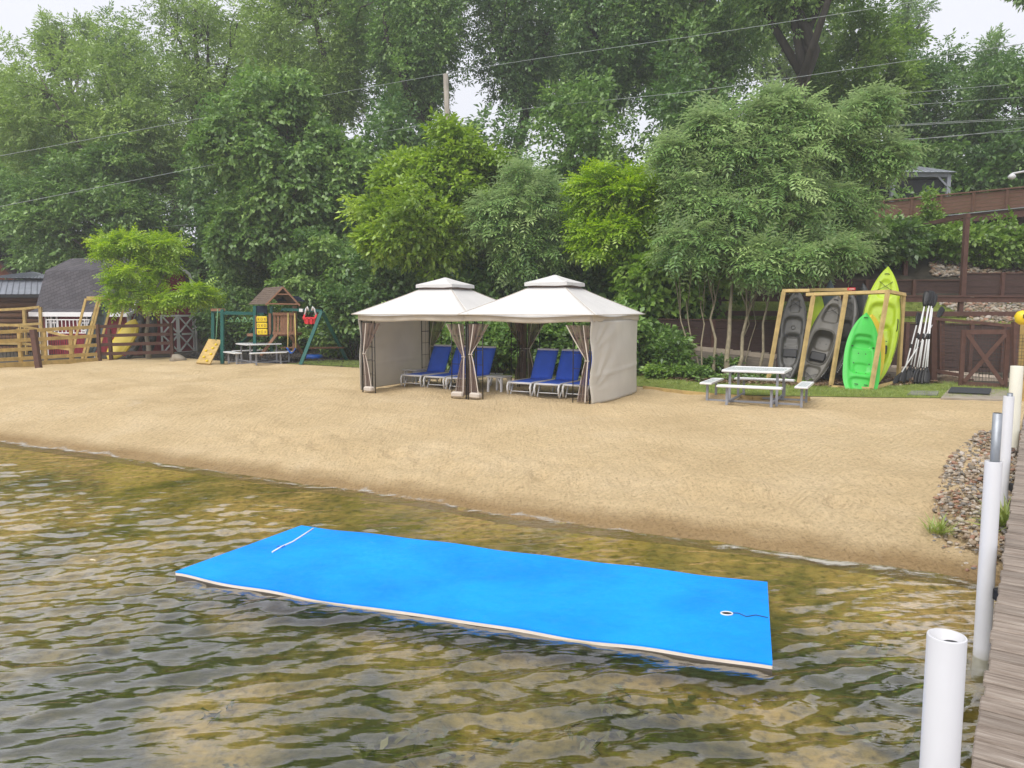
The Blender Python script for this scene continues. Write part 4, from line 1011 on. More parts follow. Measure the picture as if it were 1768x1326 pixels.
kayak('lime kayak mostly hidden behind the tilted grey brown one', Q(1402,655,22.0), Q(1412,500,22.3), .55, nf, K_lime, 'plain', group=KG, D=.2)
kayak('black kayak edge between the dark kayaks and the tall lime one', Q(1462,660,21.2), Q(1494,492,21.9), .62, Vector((-.8,-.55,.2)), K_black, 'plain', group=KG)
kayak('slim blue grey kayak whose bow pokes above the rack by the hanging leaves', Q(1424,650,22.2), Q(1434,484,22.5), .5, nf, K_blueg, 'plain', group=KG, D=.2)
kayak('tall lime yellow kayak rising above the right end of the rack', Q(1505,672,19.9), Q(1533,464,20.9), .95, Vector((-.40,-.85,.28)), K_lime, 'sot', D=.42, group=KG, tail=2.2)
kayak('small bright green child kayak leaning at the front of the rack', Q(1484,684,19.2), Q(1494,543,19.9), .90, Vector((-.18,-.95,.3)), K_green, 'kid', D=.2, group=KG, tail=2.6)
kayak('yellow child kayak tucked behind the bright green one', Q(1492,680,19.55), Q(1504,545,20.1), .84, Vector((-.18,-.95,.3)), K_yel, 'plain', D=.2, group=KG)
def rack(label, segs, w_=.085, mat=None, group=None):
    base = Q(*segs[0][1][0]); base.z = gz(base.x, base.y); root = thing('kayak_rack', label, 'kayak rack', base, 0, group)
    for nm, pr in segs:
        k = MB(); k.beam(Q(*pr[0])-base, Q(*pr[1])-base, w_, w_*1.0, up=(.3,-.9,.2)); k.build(nm, mat or M_lumber, root)
rack('new timber rack holding kayaks beside the paddles', [
 ('upright', ((1326,657,20.8),(1353,504,21.3))), ('upright', ((1379,664,20.2),(1405,507,20.8))), ('upright', ((1434,668,19.7),(1461,507,20.3))), ('upright', ((1504,671,19.1),(1533,503,19.7))),
 ('rear_upright', ((1551,655,20.4),(1560,506,20.4))), ('rear_upright', ((1446,640,21.9),(1448,506,21.9))), ('rear_upright', ((1497,640,21.3),(1503,506,21.3))),
 ('top_rail', ((1351,502.5,21.35),(1398,502,20.95))), ('top_rail', ((1392,509,20.9),(1534,504,19.75))), ('top_rail', ((1531,503,19.72),(1562,509,20.42))), ('rear_top_rail', ((1398,501,21.9),(1470,500,21.9))),
 ('bottom_rail', ((1324,660,20.85),(1380,664,20.25))), ('bottom_rail', ((1380,666,20.2),(1506,672,19.1))), ('bottom_rail', ((1503,671,19.12),(1553,658,20.4)))], group=None)
k = MB(); c = Q(1470,499,20.35); k.box(c, (.21,.02,.07), bev=.004); o = k.build('sign', M_red, off=c); o.location = c; props(o, 'small red plate sitting on the top rail of the right kayak rack', 'sign')
k = MB(); k.box((0,-.012,0), (.15,.006,.025)); k.build('lettering_bar', M_hem, o)
# ---------------------------------------------------------------- paddles
def paddle(label, B, T, twist):
    B, T = Vector(B), Vector(T); L_ = (T-B).length; root = thing('paddle', label, 'paddle', (0,0,0), 0, 'double bladed paddles leaning in a bundle'); orient(root, B, T, Vector((math.sin(twist)*.8, -1, .2)))
    k = MB(); k.tube([(0,.36,0),(0,L_-.36,0)], .019, 8); k.build('shaft', M_white, root)
    for a, b in ((.30,.46),(L_-.46,L_-.30),(L_*.47,L_*.53)): k = MB(); k.tube([(0,a,0),(0,b,0)], .022, 8); k.build('grip', M_black, root)
    for e in (0,1):
        rows = []
        for i in range(13):
            t = i/12; w_ = .088*math.sin(math.pi*min(1, (t*.86+.14))**.75)**.6*(1.0 if t < .9 else .8); y_ = .46*t if not e else L_-.46*t
            rows.append([Vector((x_*w_*(1.1 if x_ > 0 else .9), y_, .016*(1-x_*x_)-.02*(1-t))) for x_ in (-1,-.5,0,.5,1)])
        k = MB(); k.grid(rows); k.build('blade', M_black, root, solid=.01)
PD_ = [((1566,658),(1602,503)),((1573,661),(1600,505)),((1578,662),(1609,502)),((1583,662),(1606,506)),((1589,662),(1612,503)),((1594,663),(1613,507)),((1599,661),(1610,505)),((1557,659),(1588,540)),((1543,664),(1629,531))]
PLB = ['paddle whose black blade rests leftmost among the upright ones','second paddle from the left of the leaning bundle','third paddle from the left of the leaning bundle','paddle in the middle of the leaning bundle','paddle just right of the middle of the bundle','second paddle from the right of the bundle','paddle nearest the brown fence post','short looking paddle whose top is hidden in the bundle','slanting paddle crossing behind the bundle, its upper blade apart on the right']
for i, ((b, t), lab) in enumerate(zip(PD_, PLB)):
    paddle(lab, Q(b[0], b[1], 20.3-.04*i), Q(t[0], t[1], 21.0+.03*i), -.5+.25*(i % 5))
# ---------------------------------------------------------------- walls, ramp, fence of the terrace
def boardwall(label, name, pts, ztop, zbot, mat, posts, th=.07, cat='retaining wall', rows_=None, cap=True):
    """pts: list of (x,y); ztop/zbot lists; boards with seams"""
    base = Vector((pts[0][0], pts[0][1], zbot[0])); root = thing(name, label, cat, base)
    k = MB(); nb = rows_ or 4
    for i in range(len(pts)-1):
        for b in range(nb):
            def zz(j, f): return zbot[j]+(ztop[j]-zbot[j])*f
            f0, f1 = b/nb, (b+1)/nb
            p, q = Vector((pts[i][0], pts[i][1], (zz(i,f0)+zz(i,f1))/2)), Vector((pts[i+1][0], pts[i+1][1], (zz(i+1,f0)+zz(i+1,f1))/2))
            k.beam(p-base, q-base, th+.008*(b % 2), (zz(i,f1)-zz(i,f0))-.012)
    k.build('boards', mat, root)
    if cap:
        k = MB()
        for i in range(len(pts)-1): k.beam(Vector((pts[i][0], pts[i][1], ztop[i]+.02))-base, Vector((pts[i+1][0], pts[i+1][1], ztop[i+1]+.02))-base, th+.09, .035)
        k.build('cap_rail', M_brown, root)
    for (px_, py_, z0, z1) in posts:
        k = MB(); k.beam(Vector((px_, py_-.09, z0))-base, Vector((px_, py_-.09, z1))-base, .11); k.build('post', M_brown, root)
    return root
def line(px0, y0, px1, y1, n):
    a = Q(px0, 500, y0); b = Q(px1, 500, y1); return [(a.x+(b.x-a.x)*i/n, a.y+(b.y-a.y)*i/n) for i in range(n+1)]
# lower wall behind the ramp
L1 = line(1120, 23.45, 1790, 23.45, 6); zt = [2.30,2.28,2.25,2.22,2.19,2.16,2.13]
boardwall('long dark brown board wall behind the ramp and the kayak rack', 'retaining_wall', L1, zt, [.6]*7, M_brownd, [(x, y, .5, z) for (x, y), z in zip(L1, zt)]+[((L1[i][0]+L1[i+1][0])/2, 23.45, .5, 2.15) for i in (4,5)], rows_=7)
# upper walls
U1 = line(1330, 26.95, 1657, 26.95, 4); boardwall('upper brown board wall left of the tall walkway post', 'retaining_wall', U1, [3.62]*5, [2.7]*5, M_brownd, [(x, y, 2.6, 3.66) for x, y in U1[1:-1]], rows_=5)
U2 = line(1662, 26.9, 1860, 26.4, 3); boardwall('upper brown board wall right of the tall walkway post', 'retaining_wall', U2, [3.86]*4, [2.7]*4, M_brownd, [(x, y, 2.6, 3.9) for x, y in U2[1:-1]], rows_=5)
# ramp with weathered boards below it
A0, A1 = Q(1115,590,23.2), Q(1760,660,20.95); B0, B1 = Q(1115,574,24.2), Q(1760,640,22.3)
A1.z = max(A1.z, .55)
root = thing('ramp', 'pale plank ramp sloping down to the brown gate', 'ramp', A0)
k = MB(); nsl = 40
for i in range(nsl):
    f0, f1 = i/nsl+.001, (i+1)/nsl-.001
    P_ = [A0.lerp(A1, f0), A0.lerp(A1, f1), B0.lerp(B1, f1), B0.lerp(B1, f0)]; P_ = [Vector((p.x, p.y, A0.lerp(A1, (f0+f1)/2).z+(.01 if i % 2 else 0))) for p in P_]
    k.prism([p-A0 for p in P_], (0,0,-.05))
k.build('deck_boards', M_ramp, root)
k = MB(); k.beam(Vector((0,-.03,-.03)), A1-A0+Vector((0,-.03,-.03)), .05, .13); k.build('edge_board', M_ramp, root)
def wl(i, n): f = i/n; p = A0.lerp(A1, f); return (p.x, p.y-.02), p.z-.10, min(p.z-.12, gz(p.x, p.y)-.05)
W_ = [wl(i, 8) for i in range(9)]
boardwall('weathered grey timber wall below the ramp behind the saplings', 'timber_wall', [w_[0] for w_ in W_], [w_[1] for w_ in W_], [w_[2] for w_ in W_], M_grey_t, [(w_[0][0], w_[0][1], w_[2]-.1, w_[1]+.05) for w_ in W_[1:8:2]], th=.12, cap=False, rows_=5)
# rail fence on the grass terrace
fp = [Q(x, 520, 24.6) for x in (1150, 1242, 1440, 1558, 1660, 1800)]
root = thing('rail_fence', 'brown rail fence on the grass terrace above the ramp', 'fence', (fp[0].x, 24.6, 2.0)); o0 = Vector(root.location)
for zc in (2.96, 2.50):
    k = MB(); k.beam(Vector((fp[0].x, 24.55, zc))-o0, Vector((fp[-1].x, 24.55, zc-.04))-o0, .05, .16); k.build('rail', M_brown, root)
k = MB(); k.beam(Vector((fp[0].x, 24.56, 3.07))-o0, Vector((fp[-1].x, 24.56, 3.03))-o0, .15, .04); k.build('cap_rail', M_brown, root)
for p in fp: k = MB(); k.beam(Vector((p.x, 24.64, 2.0))-o0, Vector((p.x, 24.64, 3.04))-o0, .13); k.build('post', M_brown, root)
# ---------------------------------------------------------------- walkway on posts
a, b = Q(1500, 350, 31.0), Q(1830, 320, 28.0)
root = thing('walkway', 'raised brown walkway with a solid board parapet on tall posts', 'walkway', (a.x, a.y, gz(a.x, a.y))); o0 = Vector(root.location)
def lp(f, z0, z1, dy=0): p = a.lerp(b, f); return Vector((p.x, p.y+dy, z0+(z1-z0)*f))
zt0, zt1 = PY(1515,349,30.9).z, PY(1830,317,28.0).z
k = MB(); k.beam(lp(0,zt0,zt1)-o0, lp(1,zt0,zt1)-o0, .20, .05); k.build('hand_rail', M_brownw, root)
k = MB()
for i in range(5): k.beam(lp(0,zt0-.13-.135*i,zt1-.12-.135*i)-o0, lp(1,zt0-.13-.135*i,zt1-.12-.135*i)-o0, .04+.006*(i % 2), .127)
k.build('parapet_boards', M_brownw, root)
k = MB()
for f in (.08,.24,.40,.57,.74,.9): k.beam(lp(f,zt0-.75,zt1-.75,-.05)-o0, lp(f,zt0-.03,zt1-.03,-.05)-o0, .09)
k.build('parapet_stud', M_brownw, root)
k = MB(); k.beam(lp(0,zt0-.98,zt1-.94)-o0, lp(1,zt0-.98,zt1-.94)-o0, .07, .27); k.build('edge_beam', M_brown, root)
k = MB(); k.beam(lp(0,zt0-.86,zt1-.82,.9)-o0, lp(1,zt0-.86,zt1-.82,.9)-o0, 1.7, .06); k.beam(lp(0,zt0-1.1,zt1-1.06,1.6)-o0, lp(1,zt0-1.1,zt1-1.06,1.6)-o0, .07, .3); k.build('deck', M_brownd, root)
k = MB(); k.tube([lp(0,zt0-.78,zt1-.70,-.10)-o0, lp(.5,zt0-.83,zt1-.76,-.12)-o0, lp(1,zt0-.78,zt1-.72,-.10)-o0], .018, 6); k.build('cable', M_legs, root)
for px_, Y_, zt_ in ((1467, 29.6, 5.1), (1563, 27.6, 4.5), (1665, 26.4, 6.0), (1800, 26.4, 6.2)):
    p = Q(px_, 450, Y_); k = MB(); g0 = gz(p.x, p.y)-.3
    if px_ in (1665, 1800): g0 = 2.0
    zt_ = lp(min(1, max(0, (p.x-a.x)/(b.x-a.x))), zt0-1.1, zt1-1.1).z if px_ != 1563 else 4.35
    k.beam(Vector((p.x, p.y, g0))-o0, Vector((p.x, p.y, zt_))-o0, .15); k.build('post', M_brown, root)
k = MB()
for px_, Y_ in ((1467, 29.6), (1665, 26.4)):
    p = Q(px_, 450, Y_); f = (p.x-a.x)/(b.x-a.x); q = lp(f, zt0-1.14, zt1-1.14, .9); k.beam(Vector((p.x, p.y-.1, q.z))-o0, q-o0, .12, .14)
k.build('cross_beam', M_brown, root)
# pavilion behind it
c = Q(1566, 320, 37); zr = PY(1566, 309, 37).z
root = thing('pavilion', 'pavilion with a pale grey metal roof and a dark inside painted on panels above the walkway', 'pavilion', (c.x, c.y, gz(c.x, c.y))); o0 = Vector(root.location); hh = zr-o0.z
k = MB()
for (sx, sy) in ((1,-1),(1,1),(-1,1),(-1,-1)): k.beam((sx*1.28, sy*1.2, -.2), (sx*1.28, sy*1.2, hh), .17)
k.build('post', M_legs, root)
k = MB()
for (p_, q_) in (((-1.28,-1.2),(1.28,-1.2)),((1.28,-1.2),(1.28,1.2)),((-1.28,-1.2),(-1.28,1.2)),((-1.28,1.2),(1.28,1.2))): k.beam((p_[0], p_[1], hh-.02), (q_[0], q_[1], hh-.02), .12, .2)
k.beam((1.2,-1.2,hh-.5), (.8,-1.2,hh-.1), .08); k.build('beam', M_legs, root)
k = MB(); R0 = [(-1.55,-1.5,hh+.06),(1.55,-1.5,hh+.06),(1.55,1.5,hh+.06),(-1.55,1.5,hh+.06)]; R1 = [(-.4,-.1,hh+.55),(.4,-.1,hh+.55),(.4,.1,hh+.55),(-.4,.1,hh+.55)]
k.add(R0+R1, [(0,1,5,4),(1,2,6,5),(2,3,7,6),(3,0,4,7),(4,5,6,7),(3,2,1,0)])
for i in range(-5,6): k.beam((i*.28,-1.5,hh+.075), (i*.075,-.1,hh+.57), .03, .03)
M_roofl = paint('pale_metal_roof', (.30,.32,.36), .5, .08, 4); k.build('roof', M_roofl, root)
M_darkpanel = paint('dark_panel', (.015,.016,.02), .8, .2, 5)
k = MB(); k.box((0,1.1,hh/2), (2.4,.03,hh-.2)); k.box((-1.2,0,hh/2), (.03,2.2,hh-.2)); k.box((0,-1.12,hh*.45), (2.3,.02,hh*.85)); k.build('dark_inside_panel', M_darkpanel, root)  # panels whose near-black colour stands in for the pavilion's shaded inside
# lamp
c = Q(1786, 300, 27.0); root = thing('street_lamp', 'white globe lamp on a curved arm above the walkway', 'street lamp', (c.x, c.y, gz(c.x, c.y))); o0 = Vector(root.location); gl_ = Q(1747, 305, 26.6)-o0
k = MB(); top = c.z-o0.z; k.tube([(0,0,0),(0,0,top),(-.12,-.08,top+.12),(-.4,-.22,top+.06),(gl_.x, gl_.y, gl_.z+.1)], .035, 8); k.build('pole', M_white, root)
k = MB(); k.tube([gl_+Vector((0,0,.11-.0)), gl_+Vector((0,0,.08)), gl_+Vector((0,0,.03)), gl_, gl_-Vector((0,0,.06)), gl_-Vector((0,0,.1))], [.03,.07,.115,.125,.10,.03], 14); k.build('globe', M_white, root)
# ---------------------------------------------------------------- gate and wire enclosure
gA, gB = Q(1664, 572, 19.9), Q(1741, 568, 19.5)
z0 = .56; base = Vector((gA.x, gA.y, z0)); d = (gB-gA); d.z = 0; w_ = d.length; d.normalize(); zt_ = (gA.z+gB.z)/2-z0
root = thing('gate', 'brown wooden gate with a big diagonal cross and wire mesh', 'gate', base)
def gp(x, z): return d*x+Vector((0,0,z))
k = MB(); fr = .11
k.beam(gp(0,0.03), gp(0,zt_), fr, .05, up=(0,1,0)); k.beam(gp(w_,0.0), gp(w_,zt_+.02), fr, .05, up=(0,1,0))
k.beam(gp(fr/2,zt_-.055), gp(w_-fr/2,zt_-.035), .052, fr); k.beam(gp(fr/2,.10), gp(w_-fr/2,.06), .052, fr+.04); k.build('gate_frame', M_brown, root)
k = MB(); k.beam(gp(.06,.16)-Vector((0,.03,0)), gp(w_-.06,zt_-.1)-Vector((0,.03,0)), .04, .095); k.beam(gp(.06,zt_-.1)-Vector((0,.055,0)), gp(w_-.06,.12)-Vector((0,.055,0)), .04, .095); k.build('cross_brace', M_brown, root)
k = MB()
for i in range(1,14): k.tube([gp(w_*i/14,.1)+Vector((0,.03,0)), gp(w_*i/14,zt_-.05)+Vector((0,.03,0))], .0035, 4)
for i in range(1,15): k.tube([gp(.05,.1+(zt_-.15)*i/15)+Vector((0,.034,0)), gp(w_-.05,.1+(zt_-.15)*i/15)+Vector((0,.034,0))], .0035, 4)
k.build('wire_mesh', M_wire, root)
k = MB(); wc = gp(w_-.03,-.0)+Vector((-.02,-.12,.0)); k.tube([wc+Vector((-.03,0,0)), wc+Vector((.03,0,0))], .075, 14); wh = k.build('wheel', M_black, root)
k = MB(); k.tube([wc+Vector((-.034,0,0)), wc+Vector((.034,0,0))], .03, 10); k.build('hub', M_white, wh)
P0, P1 = Q(1611, 550, 21.0), Q(1752, 563, 19.4); base = Vector((P0.x, P0.y, .55))
root = thing('wire_fence', 'brown framed wire mesh fence between the paddles and the gate', 'fence', base); e = P1-base; s0 = P0-base
g1_, g2_ = Q(1611,652,21.0)-base, Q(1752,668,19.4)-base
k = MB(); k.beam(s0, e, .06, .075); k.build('top_rail', M_brown, root)
k = MB(); k.beam(Q(1613,640,21.0)-base, Q(1660,648,20.3)-base, .06, .09); k.build('bottom_rail', M_brown, root)
for (t_, b_) in ((s0, g1_), (e+Vector((.0,0,.06)), g2_), (Q(1625,556,20.9)-base, Q(1625,640,20.9)-base)):
    k = MB(); k.beam(t_+Vector((0,0,.05)), b_-Vector((0,0,.1)), .13 if t_ != s0 else .15); k.build('post', M_brown, root)
k = MB()
for i in range(1,24):
    f = i/24; t_ = s0.lerp(e, f); b_ = g1_.lerp(g2_, f)+Vector((0,0,.06)); k.tube([t_, b_], .0035, 4)
for i in range(1,16):
    f = i/16; k.tube([s0.lerp(g1_+Vector((0,0,.06)), f), e.lerp(g2_+Vector((0,0,.06)), f)], .0035, 4)
k.build('wire_mesh', M_wire, root)
# right edge: yellow timber post with netting, and the yellow float on it
p = Q(1768, 560, 17.0); base = Vector((p.x+.05, p.y, .5)); root = thing('timber_post', 'yellow timber post with black netting at the right edge by the gate', 'post', base)
k = MB(); k.beam((0,0,0), (0,0,p.z-.5+.1), .16); k.build('post_timber', M_lumy, root)
k = MB()
for i in range(9): k.tube([(-.25+i*.06,-.1,.55), (-.25+i*.06,-.1,1.55)], .004, 4)
for i in range(14): k.tube([(-.26,-.105,.57+i*.075), (.26,-.105,.57+i*.075)], .004, 4)
k.build('netting', M_wire, root)
b0 = Q(1765, 546, 16.6); k = MB(); k.tube([(0,0,-.18),(0,0,-.12),(0,0,.0),(.01,0,.08),(.02,0,.12)], [.05,.13,.15,.11,.03], 12); k.box((-.06,-.14,-.0), (.03,.02,.09), bev=.008, mi=1)
o = k.build('float', [M_yel, M_black], None); o.location = b0; props(o, 'yellow plastic float on the post at the right edge', 'float')
# dirt pad, mat, stepping stone, birdbath stool
c = (G(1632,686)+G(1738,690)+G(1738,674)+G(1640,672))/4
def flat(name, label, cat, pxs, mat, h, z=None, base_dz=0):
    P_ = [G(*q) for q in pxs]; c = sum(P_, Vector())/len(P_); zz = max(p.z for p in P_)+base_dz
    k = MB(); k.prism([Vector((p.x-c.x, p.y-c.y, 0)) for p in P_], (0,0,h)); o = k.build(name, mat); o.location = (c.x, c.y, zz); md = o.modifiers.new('b','BEVEL'); md.width = .008; md.segments = 2
    props(o, label, cat); return o
flat('concrete_pad', 'tan concrete slab in front of the gate', 'slab', [(1624,690),(1733,694),(1742,676),(1640,671)], M_conc, .05, base_dz=-.02)
flat('door_mat', 'dark ribbed rubber mat lying on the slab by the gate', 'mat', [(1636,683),(1708,686),(1712,676),(1642,673)], M_rubber, .018, base_dz=.06)
flat('stepping_stone', 'flat grey stepping stone in the lawn near the paddles', 'stepping stone', [(1566,684),(1618,685),(1622,678),(1574,677)], M_slate, .03, base_dz=.015)
p = G(1303, 650); k = MB(); k.tube([(0,0,0),(0,0,.35),(0,0,.44),(0,0,.46),(0,0,.50)], [.05,.045,.08,.19,.20], 14); o = k.build('birdbath', M_conc); o.location = (p.x, p.y+1.0, gz(p.x, p.y+1.0)); props(o, 'small round stone birdbath among the saplings by the ramp', 'birdbath')
# ---------------------------------------------------------------- dock and its posts
ZD = .85
M_dock = None
def dock_mat():
    m, t, b, out = nodes('weathered_dock_boards'); L = t.links.new
    g_ = t.nodes.new('ShaderNodeNewGeometry'); v = mapped(t, (15,1.0,6))
    n = N(t, 'TexNoise', Scale=2.2, Detail=8, Roughness=.75, Distortion=.3); L(v, n.inputs['Vector'])
    r = ramp(t, [(.30, (.10,.078,.062)), (.45, (.21,.17,.14)), (.60, (.31,.265,.225)), (.74, (.52,.48,.44))]); L(n.outputs['Fac'], r.inputs['Fac'])
    hs = N(t, 'HueSaturation'); ad = N(t, 'Math', operation='MULTIPLY_ADD'); ad.inputs[1].default_value = .42; ad.inputs[2].default_value = .78; L(g_.outputs['Random Per Island'], ad.inputs[0]); L(ad.outputs[0], hs.inputs['Value']); L(r.outputs['Color'], hs.inputs['Color'])
    L(hs.outputs[0], b.inputs['Base Color']); b.inputs['Roughness'].default_value = .9; b.inputs['Specular IOR Level'].default_value = .2
    bp = N(t, 'Bump', Strength=.7, Distance=.012); L(n.outputs['Fac'], bp.inputs['Height']); L(bp.outputs[0], b.inputs['Normal']); return m
M_dock = dock_mat()
e0, e1 = PZ(1680,1326,ZD), PZ(1758,785,ZD); dd = (e1-e0).normalized(); dn = Vector((dd.y, -dd.x, 0))
yaw = math.atan2(dd.y, dd.x)
root = thing('dock', 'weathered grey plank dock running from the lake to the gate', 'dock', e0, yaw)
far_ = (e1-e0).length+5.6
k = MB(); x_ = -4.0; r_ = random.Random(3)
while x_ < far_:
    w_ = .138; jit = r_.uniform(-.008,.012)
    k.box((x_+w_/2, -1.0+jit, r_.uniform(-.003,.003)), (w_-.008, 2.0, .036), bev=.006); x_ += w_+.007
k.build('deck_boards', M_dock, root)
k = MB()
for yy in (-.04, -1.0, -1.96): k.box(((far_-4.0)/2, yy, -.115), (far_+4.0, .05, .18))
k.build('joists', M_grey_t, root)
k = MB()
for xx in (-3, 1.6, 4.4, 8.4, 12): 
    for yy in (-.12,-1.9): k.tube([(xx, yy, -2.2), (xx, yy, -.1)], .045, 8)
k.build('piles', M_galv, root)
def pipe(label, px, pyt, Y, r, mat, zb=-1.2, inner=None, wall=.007, kind='mooring_post', cut=True, cat='post'):
    t = PY(px, pyt, Y); root = thing(kind, label, cat, (t.x, t.y, max(zb, -1.2)))
    z1 = t.z-root.location.z; n = 28; k = MB()
    def ring(z_, rr): return [Vector((rr*math.cos(2*math.pi*i/n), rr*math.sin(2*math.pi*i/n), z_)) for i in range(n)]
    R_ = [ring(0, r), ring(z1-.003, r), ring(z1, r-.0015), ring(z1, r-wall), ring(z1-.35, r-wall)]
    vs = [p for q in R_ for p in q]; fs = [(a*n+i, a*n+(i+1)%n, (a+1)*n+(i+1)%n, (a+1)*n+i) for a in range(4) for i in range(n)]
    k.add(vs, fs, 0, True); o = k.build('pipe', mat, root)
    k = MB(); k.tube([(0,0,z1-.36),(0,0,z1-.355)], r-wall, 20); k.build('bore', M_black, root)
    if inner:
        ri, h_, dx = inner; k = MB(); k.tube([(dx,0,z1-.3),(dx,0,z1+h_)], ri, 16); k.build('inner_pole', M_galv, root)
        k = MB(); k.tube([(dx,0,z1+h_),(dx,0,z1+h_+.003)], ri*.8, 12); k.build('pole_end', M_wire if h_ > 0 else M_black, root)
    return root
pipe('thick white pipe post nearest the camera with an open hollow top', 1635, 1097, 2.30, .0565, M_pvc, inner=(.030,-.028,.018))
pipe('white pipe post sleeving a taller grey metal pole', 1715.5, 796, 5.5, .0575, M_pvc, inner=(.032,.355,.008))
pipe('white pipe post with only a short grey stub showing at its top', 1742, 684, 8.7, .056, M_pvc, inner=(.03,.035,.012))
pipe('cream yellowed pipe post farthest along the dock', 1756, 632, 10.9, .083, M_pvcy, zb=.62)
# clamp collars that tie the posts to the dock
for (px, py, Y, lab) in ((1727,1028,5.4,'black clamp strap holding the post with the grey pole to the dock'), (1750,842,8.6,'black clamp strap on the dock edge at the post with the grey stub')):
    p = PY(px, py, Y); k = MB(); k.box((0,0,0), (.05,.10,.10), rz=.4, bev=.015); k.tube([(-.03,0,0),(.05,.02,0)], .022, 8); o = k.build('clamp', M_black); o.location = p; props(o, lab, 'clamp', 'clamps on the dock edge')
# ---------------------------------------------------------------- rocks
ico_v = []; 
def ico():
    import bmesh
    bm = bmesh.new(); bmesh.ops.create_icosphere(bm, subdivisions=2, radius=1); V = np.array([v.co[:] for v in bm.verts]); F = np.array([[v.index for v in f.verts] for f in bm.faces]); bm.free(); return V, F
IV, IF = ico()
def pebble_mat():
    m, t, b, out = nodes('river_pebbles'); L = t.links.new; g_ = t.nodes.new('ShaderNodeNewGeometry')
    r = ramp(t, [(0, (0.170,0.140,0.102)), (.18, (0.281,0.212,0.145)), (.36, (0.357,0.289,0.212)), (.52, (0.204,0.187,0.170)), (.66, (0.408,0.357,0.289)), (.78, (0.306,0.170,0.111)), (.9, (0.442,0.391,0.340)), (1, (0.170,0.187,0.187))], 'CONSTANT'); L(g_.outputs['Random Per Island'], r.inputs['Fac'])
    n = N(t, 'TexNoise', Scale=60, Detail=4); L(mapped(t), n.inputs['Vector']); r2 = ramp(t, [(.3, (.75,.75,.75)), (.7, (1.1,1.1,1.1))]); L(n.outputs['Fac'], r2.inputs['Fac'])
    mu = N(t, 'Mix', data_type='RGBA', blend_type='MULTIPLY'); mu.inputs['Factor'].default_value = 1; L(r.outputs['Color'], mu.inputs['A']); L(r2.outputs['Color'], mu.inputs['B']); L(mu.outputs['Result'], b.inputs['Base Color']); b.inputs['Roughness'].default_value = .75; return m
M_peb = pebble_mat()
def inside(px, py, poly):
    c = False; j = len(poly)-1
    for i in range(len(poly)):
        if (poly[i][1] > py) != (poly[j][1] > py) and px < (poly[j][0]-poly[i][0])*(py-poly[i][1])/(poly[j][1]-poly[i][1])+poly[i][0]: c = not c
        j = i
    return c
def pebbles(name, label, poly, n, r0, r1, seed, lift=1.0):
    r = np.random.RandomState(seed); xs = [p[0] for p in poly]; ys = [p[1] for p in poly]; Vs = []; c = 0; tries = 0
    while c < n and tries < n*20:
        tries += 1; x, y = r.uniform(min(xs), max(xs)), r.uniform(min(ys), max(ys))
        if not inside(x, y, poly): continue
        s_ = r0+(r1-r0)*r.rand()**2; z = gz(x, y)+s_*.35+.05*lift*r.rand()
        V = IV*np.array([s_, s_*(.55+.4*r.rand()), s_*(.35+.3*r.rand())]); V = V*(1+.12*np.sin(IV@(r.randn(3)*2.5)+r.rand()*6))[:,None]
        R_ = rotz(r.rand()*6.28)@rotx(r.randn()*.35)@roty(r.randn()*.35); Vs.append(V@R_.T+np.array([x, y, z])); c += 1
    k = len(Vs); V = np.concatenate(Vs); F = (IF[None]+(np.arange(k)*len(IV))[:,None,None]).reshape(-1,3)
    o = np_mesh(name, V, F, M_peb, True); props(o, label, None, None, 'stuff')
rp = [G(*q) for q in ((1693,748),(1660,775),(1632,800),(1618,850),(1612,885),(1636,915),(1660,935),(1690,968))]
poly = [(p.x, p.y) for p in rp]+[(p.x, p.y) for p in (e0+dd*5.2+dn*.9, e0+dd*13+dn*.9)]
pebbles('rocks', 'rounded river stones banked against the dock', poly, 4800, .019, .047, 5)
pebbles('rocks', 'scattered small stones at the edge of the stone bank', [(p.x, p.y) for p in (G(1605,900), G(1600,925), G(1650,965), G(1670,990), G(1690,985), G(1640,910))], 70, .012, .035, 6, 0)
q0 = Q(1650, 520, 24.9); pebbles('gravel', 'pale gravel on the terrace behind the rail fence at the right', [(q0.x, 24.0), (q0.x+.3, 26.8), (22, 26.8), (22, 24.0)], 2400, .05, .11, 8)
q0 = Q(1600, 480, 27.6); pebbles('gravel', 'pale gravel on the slope under the brown walkway', [(q0.x, 27.3), (q0.x+1.6, 30.5), (20, 30.5), (19, 27.2)], 1500, .05, .11, 9)
# ---------------------------------------------------------------- grass, leaves, debris
def blades(name, label, n, fx, fy, seed, mat, kind='blade', size=.3, lift=0, test=None):
    r = np.random.RandomState(seed); x = r.uniform(fx[0], fx[1], n); lo, hi = fy(x); y = lo+(hi-lo)*r.rand(n)
    if test is not None: k = test(x, y); x, y = x[k], y[k]
    n = len(x); P = np.stack([x, y, g(x, y)+lift+.01], 1); D = r.randn(n,3); D[:,2] = np.abs(D[:,2]) if kind == 'blade' else D[:,2]*.15
    U = np.tile([0,0,1.0], (n,1))+r.randn(n,3)*.25
    if kind == 'blade': D = r.randn(n,3)*[1,1,.0]+[0,0,.001]
    V = place(tpl(kind), P, D, U, size*(.6+.8*r.rand(n))); kk = len(tpl(kind))//4; V = V.reshape(-1,3)
    o = np_mesh(name, V, np.arange(len(V)).reshape(-1,4), mat, False, None, np.repeat(np.clip(.4+.25*r.randn(n), 0, .9), kk)); props(o, label, None, None, 'stuff')
blades('grass', 'mown grass strip between the sand and the trees', 15000, (-8.0, 12.6), lambda x: (E(x)+.02, lawn2(x)+.15), 4, LM['blade'], size=.16)
blades('grass', 'grass on the terrace behind the ramp', 4200, (4.8, 15), lambda x: (0*x+23.8, 0*x+26.7), 5, LM['blade'], size=.22)
